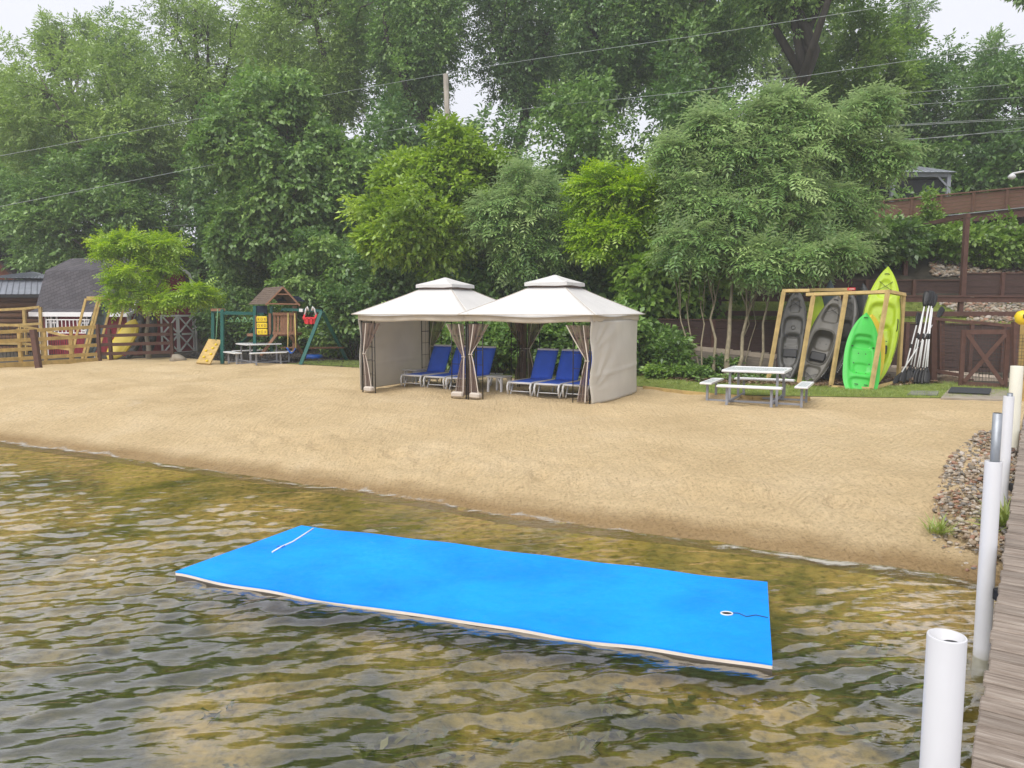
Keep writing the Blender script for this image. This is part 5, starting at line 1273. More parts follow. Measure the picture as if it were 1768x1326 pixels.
M_brleaf = leafmat('fallen_leaf', (.09,.05,.028), (.17,.10,.055), (.30,.20,.12), trans=.1)
blades('fallen_leaves', 'brown fallen leaves under the saplings and the rack', 5200, (2.7, 11.5), lambda x: (lawn2(x)-.15, 0*x+23.3), 6, M_brleaf, 'shrub', size=.55, lift=.06)
blades('weeds', 'low green weeds growing through the leaf litter', 420, (2.7, 8.2), lambda x: (lawn2(x)+.3, 0*x+23.2), 61, LM['vine'], 'mid', size=1.0, lift=.12)
blades('mulch_chips', 'dark mulch chips under the playset', 5200, (-15, -3.8), lambda x: (E(x)+.05, E(x)+6), 7, leafmat('mulch_chip', (.03,.024,.022), (.06,.048,.044), (.11,.09,.08), trans=.05), 'shrub', size=.45, lift=.02)
def tuft(label, px, py, n, s_, seed):
    r = np.random.RandomState(seed); p = G(px, py); root = p; P = np.array([p[:]]*n)+r.randn(n,3)*[.05,.05,0]; D = r.randn(n,3)*[1,1,0]+[0,0,.001]
    V = place(tpl('blade'), P-np.array(p[:]), D, np.tile([0,0,1.0], (n,1))+r.randn(n,3)*.3, s_*(.5+r.rand(n))).reshape(-1,3)
    o = np_mesh('grass_tuft', V, np.arange(len(V)).reshape(-1,4), LM['blade'], False, None, np.full(n*6, .7)); o.location = p; props(o, label, 'grass tuft')
tuft('small green grass tuft growing in the sand beside the stone bank', 1621, 921, 20, .42, 3)
tuft('green grass tuft growing between the stones and the dock edge', 1733, 915, 26, .7, 4)
# foam and scum along the water line
def foam_line():
    m, t, b, out = nodes('lake_foam'); L = t.links.new; b.inputs['Base Color'].default_value = (.50,.48,.43,1); b.inputs['Roughness'].default_value = .9
    n = N(t, 'TexNoise', Scale=3.2, Detail=9, Roughness=.75, Distortion=.4); L(mapped(t, (1,2.2,1)), n.inputs['Vector'])
    n2 = N(t, 'TexNoise', Scale=.45, Detail=2); L(mapped(t), n2.inputs['Vector'])
    uv = N(t, 'Attribute'); uv.attribute_name = 'across'
    a = N(t, 'Math', operation='MULTIPLY_ADD'); a.inputs[1].default_value = -.42; L(uv.outputs['Fac'], a.inputs[0]); L(n.outputs['Fac'], a.inputs[2])
    a2 = N(t, 'Math', operation='MULTIPLY_ADD'); a2.inputs[1].default_value = .35; L(n2.outputs['Fac'], a2.inputs[0]); L(a.outputs[0], a2.inputs[2])
    r = ramp(t, [(.60, 0.0), (.74, .7)]); L(a2.outputs[0], r.inputs['Fac'])
    tp = N(t, 'BsdfTransparent'); ms = N(t, 'MixShader'); L(r.outputs['Color'], ms.inputs['Fac']); L(tp.outputs[0], ms.inputs[1]); L(b.outputs[0], ms.inputs[2]); L(ms.outputs[0], out.inputs['Surface'])
    xs = np.arange(-26, 5.2, .06); off = .05*np.sin(xs*2.3)+.04*np.sin(xs*5.1+1)+.03*np.sin(xs*11)
    rows = []; ac = []
    for j in range(9):
        f = j/8; y = S(xs)-.42+.62*f+off+.10*np.sin(xs*.8+2); rows.append(np.stack([xs, y, np.maximum(g(xs, y)+.012, wave(xs, y)+.010)], 1)); ac.append(np.full(len(xs), abs(2*f-1)))
    V = np.concatenate(rows); m_ = len(xs); i = (np.arange(8)[:,None]*m_+np.arange(m_-1)[None,:]).ravel(); F = np.stack([i, i+1, i+m_+1, i+m_], 1)
    o = np_mesh('foam', V, F, m, True); at_ = o.data.attributes.new('across', 'FLOAT', 'POINT'); at_.data.foreach_set('value', np.concatenate(ac).astype(np.float32)); props(o, 'thin broken line of foam where the lake meets the sand', None, None, 'stuff')
foam_line()
# ---------------------------------------------------------------- power pole and lines
p0, p1 = Q(776, 300, 38), Q(769.5, 128, 38); gzb = gz(p0.x, 38); root = thing('utility_pole', 'bare weathered wooden utility pole rising above the yellow green tree', 'utility pole', (p0.x, 38, gzb)); o0 = Vector(root.location)
k = MB(); k.tube([(0.1,0,-.3), p0-o0, p1-o0], [.17,.15,.125], 10); k.build('pole', M_pole, root)
k = MB(); k.tube([p1-o0+Vector((.08,-.05,-.05)), p1-o0+Vector((.1,-.05,.12))], .05, 8); k.build('insulator', M_white, root)
def wire(label, pts, r=.011, sag=.0):
    P_ = [Q(*p) for p in pts]; full = []; r *= .85
    for i in range(len(P_)-1):
        a_, b_, c_, d_ = P_[max(i-1,0)], P_[i], P_[i+1], P_[min(i+2,len(P_)-1)]
        if i == 0: a_ = b_*2-c_
        if i == len(P_)-2: d_ = c_*2-b_
        for j in range(16):
            f = j/16; q = .5*((2*b_)+(c_-a_)*f+(2*a_-5*b_+4*c_-d_)*f*f+(3*b_-a_-3*c_+d_)*f*f*f); full.append(q)
    full.append(P_[-1]); c = full[0].copy(); k = MB(); k.tube([q-c for q in full], r, 5); o = k.build('power_line', M_cable); o.location = c; props(o, label, 'power line', 'overhead lines')
wire('upper overhead line running over the top of the bare pole across the whole view', [(-80,284,33),(770,127,38),(1200,62,33),(1560,6,29),(1800,-40,27)], .0125, .12)
wire('lower overhead line passing just below the top of the bare pole', [(-80,372,32),(774,208,37.5),(1200,157,33),(1500,115,30),(1830,66,27)], .0125, .12)
wire('overhead line level with the peak of the silvery ash, right side', [(1535,163,29),(1740,146,27)], .010)
wire('long low overhead line that dips behind the treetops at the left', [(-60,418,40),(130,404,41),(420,380,42)], .012)
wire('overhead line left of the lime sapling, crossing the trees behind the gazebos', [(930,312,34),(1160,290,33),(1400,230,32),(1810,200,28)], .011, .1)
wire('third overhead line down at the right side', [(1530,184,29),(1820,164,26)], .010)
wire('fourth overhead line down at the right side, doubled near the ash', [(1540,218,29),(1820,203,26)], .011)
wire('lowest right overhead line, just above the pavilion roof', [(1500,249,29),(1650,234,28),(1820,222,26)], .011)
wire('overhead line crossing close under the doubled one at the right', [(1525,241,29.5),(1640,236,28.4),(1820,213,26)], .010)
# ---------------------------------------------------------------- barn
def siding(name, col, per=.2, axis=0, var=.12):
    return paint(name, col, .75, var, 10, .3, 12, stretch=(1,1,.2))
M_barnred = siding('barn_red_boards', (.24,.018,.032)); M_trim = paint('white_trim', (.82,.80,.80), .7, .05, 5)
def shingle(name, c0, c1):
    m, t, b, out = nodes(name); L = t.links.new; v = mapped(t)
    br = N(t, 'TexBrick', Scale=1.0); br.inputs['Brick Width'].default_value = .33; br.inputs['Row Height'].default_value = .15; br.inputs['Mortar Size'].default_value = .008
    br.inputs['Color1'].default_value = (*c0,1); br.inputs['Color2'].default_value = (*c1,1); br.inputs['Mortar'].default_value = (.015,.015,.018,1); L(v, br.inputs['Vector'])
    n = N(t, 'TexNoise', Scale=2.2, Detail=6, Roughness=.7); L(v, n.inputs['Vector']); r = ramp(t, [(.3, (.75,.75,.75)), (.75, (1.35,1.35,1.35))]); L(n.outputs['Fac'], r.inputs['Fac'])
    mu = N(t, 'Mix', data_type='RGBA', blend_type='MULTIPLY'); mu.inputs['Factor'].default_value = 1; L(br.outputs['Color'], mu.inputs['A']); L(r.outputs['Color'], mu.inputs['B']); L(mu.outputs['Result'], b.inputs['Base Color']); b.inputs['Roughness'].default_value = .9; return m
def barn():
    ph = math.radians(18); c, s_ = math.cos(ph), math.sin(ph); Nn = Vector((-16.85, 33.5, .52)); lng = Vector((-c, s_, 0)); gab = Vector((s_, c, 0))
    a, b = 5.1, 4.1
    root = thing('barn', 'red gambrel roofed storage barn with white trim', 'barn', Nn)
    HE = 2.47-.52; prof = [(-.32,HE-.02),(.0,HE+.10),(b*.155,4.35-.52),(b/2,5.0-.52),(b*.845,4.35-.52),(b,HE+.10),(b+.32,HE-.02)]
    def W(u, v, z): return lng*u+gab*v+Vector((0,0,z))
    k = MB(); pr = [(0,-.1),(0,HE+.08),(b*.155,3.80),(b/2,4.45),(b*.845,3.80),(b,HE+.08),(b,-.1)]
    k.prism([W(.0,v,z) for v, z in pr], lng*a)
    for i in range(24): 
        if i*a/24 < a: k.beam(W(a*(i+.5)/24,-.008,0), W(a*(i+.5)/24,-.008,HE), .012, .012)
    for i in range(20): 
        v = b*(i+.5)/20; zt = np.interp(v, [p[0] for p in pr[1:-1]], [p[1] for p in pr[1:-1]]); k.beam(W(-.008,v,0), W(-.008,v,zt-.05), .012, .012)
    k.build('walls', M_barnred, root)
    # roof: a solid shell of the gambrel profile, in its own frame so the shingle courses run level
    up, lo = [], []
    for v, z in prof: up.append((v, z+.07)); lo.append((v, z-.0))
    k = MB(); poly = up+lo[::-1]; k.prism([W(-.30,v,z) for v, z in poly], lng*(a+.6)); ro = k.build('roof', shingle('grey_shingles', (.06,.055,.064), (.085,.077,.087)), root)
    # set the shingle coordinates: rotate the texture with the roof
    mp = [n for n in ro.data.materials[0].node_tree.nodes if n.type == 'MAPPING'][0]; mp.inputs['Rotation'].default_value = (math.radians(90), 0, ph)
    k = MB()
    for i in range(len(prof)-1):
        k.beam(W(-.33,prof[i][0],prof[i][1]-.04), W(-.33,prof[i+1][0],prof[i+1][1]-.04), .14, .05, up=tuple(lng))
    k.build('gable_trim', M_trim, root)
    k = MB(); k.beam(W(-.3,-.34,HE-.07), W(a+.3,-.34,HE-.07), .05, .2); k.beam(W(-.3,-.17,HE-.13), W(a+.3,-.17,HE-.13), .3, .03)
    for (u, v) in ((-.02,-.02),(a,-.02),(-.02,b)): k.beam(W(u,v,-.1), W(u,v,HE+.02), .13)
    k.build('trim', M_trim, root)
    # door on the gable, right part
    d0, d1, dh = b*.44, b*.95, 1.85
    dr = MB(); dr.prism([W(-.03,d0,.0), W(-.03,d1,.0), W(-.03,d1,dh), W(-.03,d0,dh)], -lng*.03); D = dr.build('door', M_barnred, root)
    k = MB(); mid = (d0+d1)/2
    for v in (d0, mid-.05, mid+.05, d1): k.beam(W(-.08,v,.0), W(-.08,v,dh), .09, .04, up=tuple(lng))
    for z in (.05, dh/2, dh-.05):
        k.beam(W(-.085,d0,z), W(-.085,d1,z), .09, .04, up=tuple(lng))
    for (v0, v1) in ((d0, mid), (mid, d1)):
        for (z0, z1) in ((.05,dh/2),(dh/2,dh-.05)):
            k.beam(W(-.095,v0,z0), W(-.095,v1,z1), .075, .03, up=tuple(lng)); k.beam(W(-.115,v0,z1), W(-.115,v1,z0), .075, .03, up=tuple(lng))
    k.build('door_trim', M_trim, D)
    k = MB(); k.box(W(-.13,mid+.12,.95), (.06,.06,.12)); k.build('handle', M_black, D)
    for u in (a*.86, a*.45):
        w = MB(); w.prism([W(u+.33,-.03,1.15), W(u-.33,-.03,1.15), W(u-.33,-.03,1.85), W(u+.33,-.03,1.85)], -gab*.02); wd = w.build('window', M_darkpanel, root)
        k = MB()
        for (p_, q_) in (((.33,1.15),(-.33,1.15)),((.33,1.85),(-.33,1.85)),((.33,1.15),(.33,1.85)),((-.33,1.15),(-.33,1.85)),((.0,1.15),(.0,1.85)),((.33,1.5),(-.33,1.5))): k.beam(W(u+p_[0],-.07,p_[1]), W(u+q_[0],-.07,q_[1]), .07, .07, up=(0,0,1))
        k.build('frame', M_trim, wd)
        k = MB(); k.grid([[W(u+f,-.055-.01*math.sin(f*40),z) for z in (1.2,1.8)] for f in [.08+i*.02 for i in range(11)]]); k.build('curtain', M_hem, wd)
    # white railing of the little porch
    return root
barn()
p0, p1 = Q(80,552,32.0), Q(160,552,31.6); root = thing('railing', 'thin white railing in front of the barn windows', 'railing', (p0.x, p0.y, gz(p0.x, 32))); o0 = Vector(root.location)
k = MB(); k.beam(p0-o0, p1-o0, .04); lowz = Vector((0,0,-.55)); k.beam(p0-o0+lowz, p1-o0+lowz, .04); k.build('rail', M_trim, root)
k = MB()
for i in range(13): q = p0.lerp(p1, i/12)-o0; k.beam((q.x, q.y, 0 if i % 6 == 0 else q.z-.55), q, .03)
k.build('baluster', M_trim, root)
# log cabin at the left edge with a two tier metal roof
M_log = paint('brown_logs', (.17,.085,.045), .85, .3, 3, .6, 8, stretch=(.3,.3,6)); M_metal = paint('grey_metal_roof', (.20,.215,.25), .45, .15, 4, metal=.2)
c = Q(20, 520, 38.5); root = thing('log_cabin', 'brown log cabin with a two tiered grey metal roof at the left edge', 'cabin', (c.x-1.6, c.y, gz(c.x, 38.5))); o0 = Vector(root.location)
ze = PY(20, 509, 36.6).z-o0.z; zm = PY(20, 483, 37.4).z-o0.z; zt = PY(20, 474, 38.4).z-o0.z; xr = PY(70, 520, 36.6).x-o0.x; xe = PY(81, 508, 36.4).x-o0.x
k = MB()
for i in range(10): z_ = .15+i*(ze-.1)/10; k.tube([(-6,-1.9,z_),(xr,-1.9,z_)], (ze-.1)/20+.01, 8); k.tube([(xr-.02,-1.95,z_+.06),(xr-.02,1.9,z_+.06)], (ze-.1)/20, 8)
k.build('log_wall', M_log, root)
k = MB(); xm = PY(2, 483, 37.4).x-o0.x; xm2 = PY(76,487,37.4).x-o0.x
k.add([(-7,-2.4,ze),(xe,-2.4,ze),(xm2,-1.2,zm),(-7,-1.2,zm),(xe,2.4,ze),(xm2,1.2,zm),(-7,2.4,ze),(-7,1.2,zm)], [(0,1,2,3),(1,4,5,2),(4,6,7,5),(3,2,5,7),(0,6,4,1)])
for i in range(40):
    f = i/39; x0 = -7+(xe+7)*f; x1 = -7+(xm2+7)*f; k.beam((x0,-2.4,ze+.02), (x1,-1.2,zm+.02), .035, .04)
k.build('lower_roof', M_metal, root)
k = MB(); k.add([(xm-.2,-1.5,zm+.10),(xe-.3,-1.5,zm+.05),(xe-1.6,0,zt+.05),(xm+.9,0,zt+.12),(xe-.3,1.5,zm+.05),(xm-.2,1.5,zm+.10)], [(0,1,2,3),(1,4,2),(4,5,3,2),(5,0,3),(0,5,4,1)])
for i in range(16): f = i/15; x0 = xm-.2+(xe-.1-xm)*f; x1 = xm+.9+(xe-1.6-xm-.9)*f; k.beam((x0,-1.5,zm+.11-.05*f), (x1,0,zt+.14-.07*f), .035, .04)
k.build('upper_roof', M_metal, root)
k = MB(); k.beam((-7,-2.42,ze-.06), (xe,-2.42,ze-.06), .05, .16); k.beam((xe,-2.4,ze-.06), (xe,2.4,ze-.06), .05, .16); k.build('fascia', M_black, root)
# red sided house end behind it
c = Q(0, 470, 46); root = thing('house', 'rust red sided gable house end behind the log cabin', 'house', (c.x-2, 46, gz(c.x, 46))); o0 = Vector(root.location)
A_ = Q(-95,350,46)-o0; B_ = Q(33,482,46)-o0; k = MB(); k.prism([Vector((A_.x*1-(B_.x-A_.x),0,B_.z)), Vector((A_.x-(B_.x-A_.x),0,-.3)), Vector((B_.x,0,-.3)), Vector((B_.x,0,B_.z)), Vector((A_.x,0,A_.z))], (0,6,0)); k.build('wall', paint('rust_red_siding', (.22,.065,.035), .85, .2, 3, .8, 9, stretch=(.2,.2,9)), root)
k = MB(); k.beam(A_+Vector((-.1,2.8,.12)), B_+Vector((.25,2.8,-.2)), 6.4, .14); k.beam(A_+Vector((.1,2.8,.12)), Vector((2*A_.x-B_.x-.25, 2.8, B_.z-.2)), 6.4, .14); k.build('roof', M_brownd, root)
# ---------------------------------------------------------------- left fences
def railfence(label, P_, Tz, mat, posts, pmat, nr=4, pl=None, rw=.13, wire_=False):
    """P_: ground points; Tz: top z list"""
    base = Vector(P_[0]); root = thing('rail_fence', label, 'fence', base)
    for i in range(nr):
        f = 1-i/(nr-.15); k = MB()
        for j in range(len(P_)-1):
            a_, b_ = P_[j], P_[j+1]; k.beam(Vector((a_.x, a_.y, a_.z+(Tz[j]-a_.z)*f))-base, Vector((b_.x, b_.y, b_.z+(Tz[j+1]-b_.z)*f))-base, .04, rw)
        k.build('rail', mat, root)
    for (p, zt_, ln) in posts:
        k = MB(); k.beam(Vector((p.x, p.y+.06, p.z-.2))-base, Vector((p.x+ln, p.y+.06, zt_))-base, .12); k.build('post', pmat, root)
    return root
F0, F1 = G(-60,640), G(174,624); F0.z = F1.z = .55
f0 = Q(-60,577,F0.y).z; f1 = Q(174,564,F1.y).z
fr = railfence('new yellow timber rail fence in front of the barn', [F0, F1], [f0, f1], M_lumy, [], M_brown)
def onf(px): 
    a_, b_ = F0, F1; t = ray(px, 600); # intersect vertical plane
    dx, dy = b_.x-a_.x, b_.y-a_.y; den = t.x*dy-t.y*dx; s_ = (a_.x*dy-a_.y*dx)/den; return Vector((t.x*s_, t.y*s_, .55))
o0 = Vector(fr.location)
for px in (32, 76, 122):
    p = onf(px); k = MB(); k.beam(Vector((p.x, p.y+.08, .5))-o0, Vector((p.x, p.y+.08, f1-.02))-o0, .10); k.build('post', M_lumy, fr)
k = MB(); a_, b_ = onf(-60), onf(174); k.beam(Vector((a_.x, a_.y-.03, .60))-o0, Vector((b_.x, b_.y-.03, .60))-o0, .05, .22); k.build('bottom_board', M_lumy, fr)
t_, b_ = Q(57,569,26.7), Q(68,636,26.7); root = thing('fence_post', 'leaning brown post standing in the sand before the yellow rails', 'post', b_)
k = MB(); k.beam(Vector((0,0,-.2)), t_-b_, .17); k.build('timber', M_brown, root)
B0_, B1_ = Vector(F1), G(297,620); B1_.z = .55; bz1 = Q(297,561,B1_.y).z
bm_ = Q(190,600,F1.y+.5)
railfence('dark brown rail fence between the yellow fence and the barn door', [B0_, B1_], [f1+.0, bz1], M_brown, [(Vector((B0_.x, B0_.y-.12, .5)), f1+.1, -.03), (B1_, bz1+.08, 0), (Vector((bm_.x, bm_.y, .5)), f1-.1, -.03)], M_brown)
# second yellow fence of the ramp behind
Cp = [Q(-40,604,31.5), Q(36,604,31.8), Q(75,606,32.2), Q(122,612,31.2)]
for p in Cp: p.z = .55
cz = [Q(-40,559,31.5).z, Q(36,562,31.8).z, Q(75,570,32.2).z, Q(122,582,31.2).z]
fb = railfence('yellow ramp railing with thin black balusters behind the front fence', Cp, cz, M_lumy, [(p, z_, 0) for p, z_ in zip(Cp[1:], cz[1:])], M_lumy, nr=2, rw=.10)
k = MB(); o0 = Vector(fb.location)
for j in range(3):
    for i in range(12):
        f = i/12; q = Cp[j].lerp(Cp[j+1], f); z_ = cz[j]+(cz[j+1]-cz[j])*f; k.tube([Vector((q.x, q.y, .62))-o0, Vector((q.x, q.y, z_-.05))-o0], .012, 4)
k.build('balusters', M_black, fb)
Dp = [Q(-20,536,34.5), Q(40,533,34.5), Q(68,530,34.5)]; dz_ = [p.z for p in Dp]
for p in Dp: p.z = .6
railfence('upper yellow porch railing against the log cabin', Dp, dz_, M_lumy, [(p, z_, 0) for p, z_ in zip(Dp, dz_)], M_lumy, nr=3, rw=.11)
# ---------------------------------------------------------------- left rack
rack('yellow timber rack leaning before the barn wall', [
 ('upright', ((122,620,30.6),(148,517,31.5))), ('upright', ((142,620,30.6),(170,515,31.5))), ('upright', ((148,620,30.9),(174,515,31.8))), ('upright', ((166,621,31.0),(195,515,31.9))), ('upright', ((192,622,31.2),(217,516,32.1))),
 ('top_rail', ((146,517.5,31.5),(218,515,32.1))), ('rear_top_rail', ((150,514,32.2),(214,513,32.6))), ('bottom_rail', ((120,621,30.6),(196,622,31.2)))], w_=.085, mat=M_lumy)
KL = 'kayaks stored in the timber racks'
kayak('dark kayak with pale rim standing in the left rack', Q(150,624,31.0), Q(182,510,32.0), .62, Vector((.5,-.8,.2)), K_blueg, 'sot', group=KL)
kayak('yellow kayak leaning low behind the dark brown rails', Q(189,622,30.9), Q(236,553,31.6), .80, Vector((-.1,-.95,.25)), K_yel, 'plain', group=KL, D=.25, tail=3.5)
kayak('dark grey kayak behind the trunk of the young lime tree', Q(222,620,32.2), Q(243,535,32.6), .62, Vector((-.2,-.95,.2)), K_dark, 'sot', group=KL)
kayak('black kayak nearest the barn door', Q(252,618,32.3), Q(262,536,32.7), .58, Vector((-.2,-.95,.2)), K_black, 'sot', group=KL)
# ---------------------------------------------------------------- young lime tree
tree('young lime green tree with feathery layered boughs in front of the barn', 'locust_tree', 200, 305, 430, 510, 31.4, 'lime', 'pinny', 71, 17, 26, None, gap=.2, size=1.15, clump=.22, extra=((160,215,410,450,31.2,9),(205,255,394,450,31.3,12),(250,315,400,460,31.3,13),(300,372,485,530,31.0,12),(235,300,500,545,30.9,9),(185,250,470,550,30.8,10)), trunk_px=250, base_y=31.4, flat=.45, bark=M_pole, r0=.11, n_major=9, depth=1.8, hang=.05, shell=.35, topf=.4)
# ---------------------------------------------------------------- playset
def playset():
    Y = 29.0; base = G(480, 626); base.z = gz(base.x, Y); root = thing('playset', 'wooden playset tower with green beams and monkey bars', 'playset', base)
    def q(px, py, y=Y): return Q(px, py, y)-base
    def bm(nm, pairs, w_, mat, h=None, parent=root, up=(0,-1,.01)):
        k = MB()
        for a, b in pairs: k.beam(q(*a), q(*b), w_, h or w_, up=up)
        return k.build(nm, mat, parent)
    for px, y in ((368,30.4),(384,28.9)): bm('ladder_post', [((px,534,y),(px,628 if y < 30 else 618,y))], .12, M_green)
    bm('ladder_top', [((366,535,30.4),(386,535,28.9))], .10, M_playwood)
    bm('monkey_beam', [((384,541,28.9),(456,542,29.3))], .09, M_green, .15); bm('monkey_beam', [((368,538,30.4),(445,541,30.6))], .09, M_green, .15)
    for px, y in ((440,29.0),(469,29.0),(440,30.8),(510,30.8),(508,29.2)): bm('tower_post', [((px,528,y),(px,612 if px < 460 else 607,y))], .11, M_green if px < 480 and y < 30 else M_playwood)
    bm('floor_deck', [((440,577,29.9),(511,577,29.9))], 1.8, M_playwood, .10, up=(0,0,1))
    bm('panel_frame', [((443,545,28.9),(443,577,28.9)),((466,541,28.9),(466,577,28.9)),((443,548,28.9),(466,548,28.9)),((443,575,28.9),(466,575,28.9))], .09, M_playwood)
    k = MB(); c = q(453,562,28.85); k.box(c, (.46,.04,.72)); g0 = k.build('game_panel', M_darkpanel, root)
    k = MB()
    for r_ in range(3): 
        for cc in range(1): k.box(c+Vector((0,-.04,.24-.24*r_)), (.40,.05,.215), bev=.02)
    g1 = k.build('game_blocks', M_yel, g0)
    k = MB()
    for r_ in range(3):
        for cc in range(3):
            p = c+Vector((-.12+.12*cc, -.068, .24-.24*r_))
            if (r_+cc) % 2: k.tube([p+Vector((.035*math.cos(a*.785), 0, .05*math.sin(a*.785))) for a in range(9)], .007, 4, cap=False)
            else: k.beam(p+Vector((-.03,0,-.045)), p+Vector((.03,0,.045)), .012); k.beam(p+Vector((.03,.001,-.045)), p+Vector((-.03,.001,.045)), .012)
    k.build('game_marks', M_playwood, g1)
    bm('picket_wall', [((x,544,28.95),(x,576,28.95)) for x in (474,480,486,490.5,495,502,508)], .095, M_playwood, .03); bm('picket_rail', [((471,542,28.9),(510,542,28.9)),((471,575,28.9),(510,575,28.9))], .05, M_playwood, .11, up=(0,0,1))
    # roof: gable facing the camera's right, slope to the left
    a, b, c_ = q(459,527,28.6), q(489,496,28.7), q(518,528,28.8); dv = q(428,526,30.6)-a; dv = Vector((dv.x*.98, dv.y, 0)); k = MB()
    for i in range(9):
        f0, f1 = i/9, (i+1)/9
        for (s0, s1) in ((a, b), (c_, b)):
            p0_, p1_ = s0.lerp(s1, f0), s0.lerp(s1, f1+.02); nn = Vector((0,0,.035)); k.prism([p0_+nn*(1.0), p1_, p1_+dv, p0_+dv+nn], (0,0,.03))
    k.build('roof', M_shingle, root)
    k = MB(); k.beam(a, b, .05, .10, up=(0,-1,0)); k.beam(c_, b, .05, .10, up=(0,-1,0)); k.beam(a+Vector((0,.0,.06)), c_+Vector((0,0,.06)), .05, .11, up=(0,-1,0)); k.beam(a.lerp(b,.62), c_.lerp(b,.62), .04, .08, up=(0,-1,0)); k.build('gable_frame', M_playwood, root)
    k = MB(); k.prism([a.lerp(b,.1)+Vector((0,1.0,.1)), c_.lerp(b,.1)+Vector((0,1.0,.1)), c_.lerp(b,.55)+Vector((0,1.0,0)), a.lerp(b,.55)+Vector((0,1.0,0))], (0,.03,0)); k.box(q(450,535,29.4), (.5,.03,.32)); k.build('shade_canvas', paint('navy_tarp', (.01,.018,.045), .8, .2, 5), root)
    bm('swing_beam', [((487,534,28.9),(557,537,28.8))], .10, M_green, .17); 
    bm('beam_plate', [((517,535.5,28.72),(523,536,28.72))], .12, M_white, .10)
    bm('frame_leg', [((555,538,28.7),(519,630,28.0))], .12, M_green); bm('frame_leg', [((557,540,28.9),(600,623,30.2))], .12, M_green)
    bm('frame_brace', [((531,601,28.35),(592,600,29.9))], .06, M_playwood, .14)
    bm('tower_brace', [((478,577,28.8),(450,614,28.6))], .10, M_playwood); bm('tower_brace', [((500,577,28.9),(522,610,29.6))], .10, M_playwood)
    bm('bottom_board', [((484,600,29.2),(511,600,29.2))], .05, M_playwood, .14)
    k = MB(); rows = []
    for i in range(13):
        f = i/12; p = q(441,568,30.6).lerp(q(413,597,31.6), f); p.z -= .12*math.sin(f*3.1); rows.append([p+Vector((.0,x_*.28,.10*abs(x_)**3)) for x_ in (-1,-.8,0,.8,1)])
    k.grid(rows); k.build('slide', M_green, root, solid=.03)
    # climbing board with grips
    c0, c1 = q(351,628,28.2), q(372,587,29.2); k = MB(); k.beam(c0, c1, .52, .06, up=(0,-1,.3)); cb = k.build('climbing_board', M_lumy, root)
    nn = (c1-c0).normalized(); side = nn.cross(Vector((0,-1,.3))).normalized(); out = side.cross(nn).normalized()
    if out.y > 0: out = -out
    for f, s_ in ((.1,.1),(.24,-.08),(.38,.12),(.5,-.12),(.62,.08),(.78,.13)):
        p = c0.lerp(c1, f)+side*s_+out*.05; k = MB(); k.tube([p-out*.03, p, p+out*.035], [.05,.055,.02], 8); k.build('climbing_hold', M_yel, cb)
    return root
playset()
def hang_thing(name, label, cat, build, c, group=None):
    root = thing(name, label, cat, c, 0, group); build(root); return root
for i, (px, lab) in enumerate(((398,'trapeze ring hanging nearest the ladder end of the monkey bars'),(410,'second trapeze ring from the ladder end'),(422.5,'third trapeze ring from the ladder end'),(434,'trapeze ring hanging nearest the tower'))):
    c = Q(px, 543.5, 29.0)
    def b_(r):
        k = MB(); k.tube([(0,0,0),(0,0,-.10)], .012, 5); k.build('chain', M_wire, r)
        k = MB(); k.tube([(0,0,-.10),(-.10,0,-.27),(.10,0,-.27),(0,0,-.10)], .02, 6); k.build('triangle_grip', M_ropeg, r)
    hang_thing('trapeze_ring', lab, 'trapeze ring', b_, c, 'trapeze rings on the monkey bars')
def b_(r):
    o = Vector(r.location)
    for a, b in (((497.5,540,28.85),(497,601,28.6)),((509,541,28.85),(511,602,28.6))):
        k = MB(); k.tube([Q(*a)-o, Q(*b)-o], .022, 6); k.build('rope', M_rope, r)
    k = MB(); A_, B_ = Q(496,600,28.6)-o, Q(511,601,28.6)-o
    k.grid([[A_.lerp(B_, i/10)+Vector((0, y, -.20*math.sin(i/10*3.14))) for i in range(11)] for y in (-.09,0,.09)]); k.build('seat', M_bluep, r, solid=.02)
hang_thing('swing', 'blue sling swing hanging on yellow ropes from the green beam', 'swing', b_, Q(504,538,28.85))
def b_(r):
    k = MB(); w_ = .22
    k.add([(-w_,-.15,.0),(w_,-.15,.0),(w_,.15,.0),(-w_,.15,.0),(-w_*.8,-.12,-.20),(w_*.8,-.12,-.20),(w_*.8,.12,-.20),(-w_*.8,.12,-.20)], [(0,1,5,4),(1,2,6,5),(2,3,7,6),(3,0,4,7),(7,6,5,4)])
    for s_ in (-1,1): k.beam((s_*w_,-.16,0), (s_*w_,.16,.22), .05); k.beam((s_*w_*.35,-.165,-.2), (s_*w_*.35,-.165,.0), .05)
    k.beam((-w_,-.16,.02), (w_,-.16,.02), .06); k.build('bucket_seat', M_red, r, solid=.02)
    for s_ in (-1,1): k = MB(); k.tube([(s_*w_,.02,.1),(s_*w_*.7,.0,.36),(s_*w_*.5,-.02,.44),(s_*.06,0,.30)], .035, 8); k.build('wrapped_chain', M_white, r)
hang_thing('bucket_swing', 'red bucket swing drawn up close under the beam end', 'swing', b_, Q(536,550,28.7))
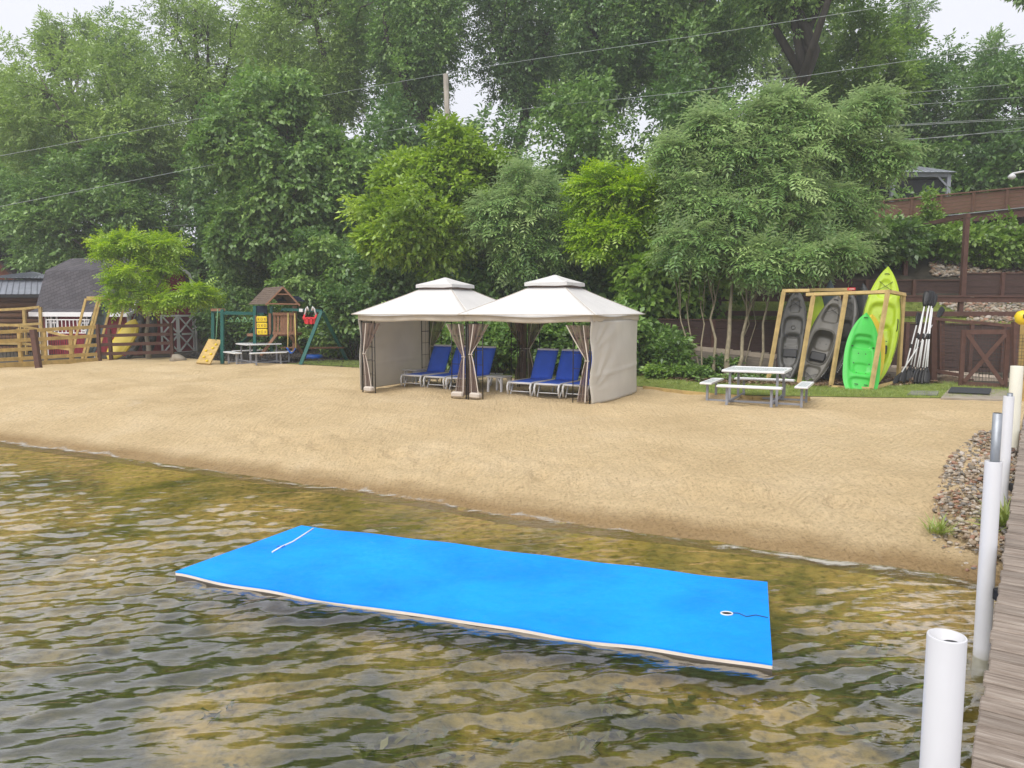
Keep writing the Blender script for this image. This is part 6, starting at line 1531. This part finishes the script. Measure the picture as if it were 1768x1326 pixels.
def b_(r):
    o = Vector(r.location); k = MB(); k.tube([(0,0,0), Q(374.5,560,28.95)-o, Q(373,588,28.9)-o], .018, 5); k.build('rope', M_ropeg, r)
hang_thing('climbing_rope', 'pale green climbing rope hanging above the climbing board', 'rope', b_, Q(376,534,29.3))
k = MB(); p = G(540,619); k.tube([(0,0,-.05),(0,0,.10),(0,0,.16)], [.45,.42,.36], 16); o = k.build('sandbox_lid', M_bluep); o.location = p; props(o, 'low blue plastic lid lying on the mulch under the swing frame', 'lid')
# rock by the fence end
k = MB(); V = IV*np.array([.34,.22,.20]); k.add([tuple(v*(1+.18*math.sin(v[0]*9+v[2]*14))) for v in V], [tuple(f) for f in IF], 0, True); o = k.build('boulder', M_conc); p = G(307,622); o.location = (p.x, p.y, p.z+.05); props(o, 'small tan boulder at the end of the brown fence', 'boulder')
# timber edging between sand and lawn at the right
pts = [G(x, y) for x, y in ((1112,672),(1180,680),(1240,686),(1300,690),(1400,692))]; c = pts[0].copy(); k = MB()
for a_, b_ in zip(pts, pts[1:]): k.beam(a_-c+Vector((0,.05,.03)), b_-c+Vector((0,.05,.03)), .06, .10)
o = k.build('landscape_timber', M_lumber); o.location = c; props(o, 'thin timber edging between the sand and the grass strip', 'edging')
# submerged weeds and floating bits
def weeds():
    r = np.random.RandomState(12); n = 420; x = r.uniform(-5.5, 3.2, n); y = r.uniform(2.5, 6.0, n); k = np.array([mnoise.noise(Vector((a*.8, b_*.8, 5))) > .08 for a, b_ in zip(x, y)]); x, y = x[k], y[k]; n = len(x)
    P = np.stack([x, y, g(x, y)+.05], 1); V = place(tpl('fine'), P, r.randn(n,3)*[1,1,.2], np.tile([0,0,1.0],(n,1))+r.randn(n,3)*.3, .5+.5*r.rand(n)).reshape(-1,3)
    o = np_mesh('water_weeds', V, np.arange(len(V)).reshape(-1,4), leafmat('water_weed', (.03,.035,.01), (.09,.09,.02), (.20,.17,.04), trans=.1), False, None, np.full(len(V)//4, .35)); props(o, 'thin water weeds on the lake bed', None, None, 'stuff')
weeds()
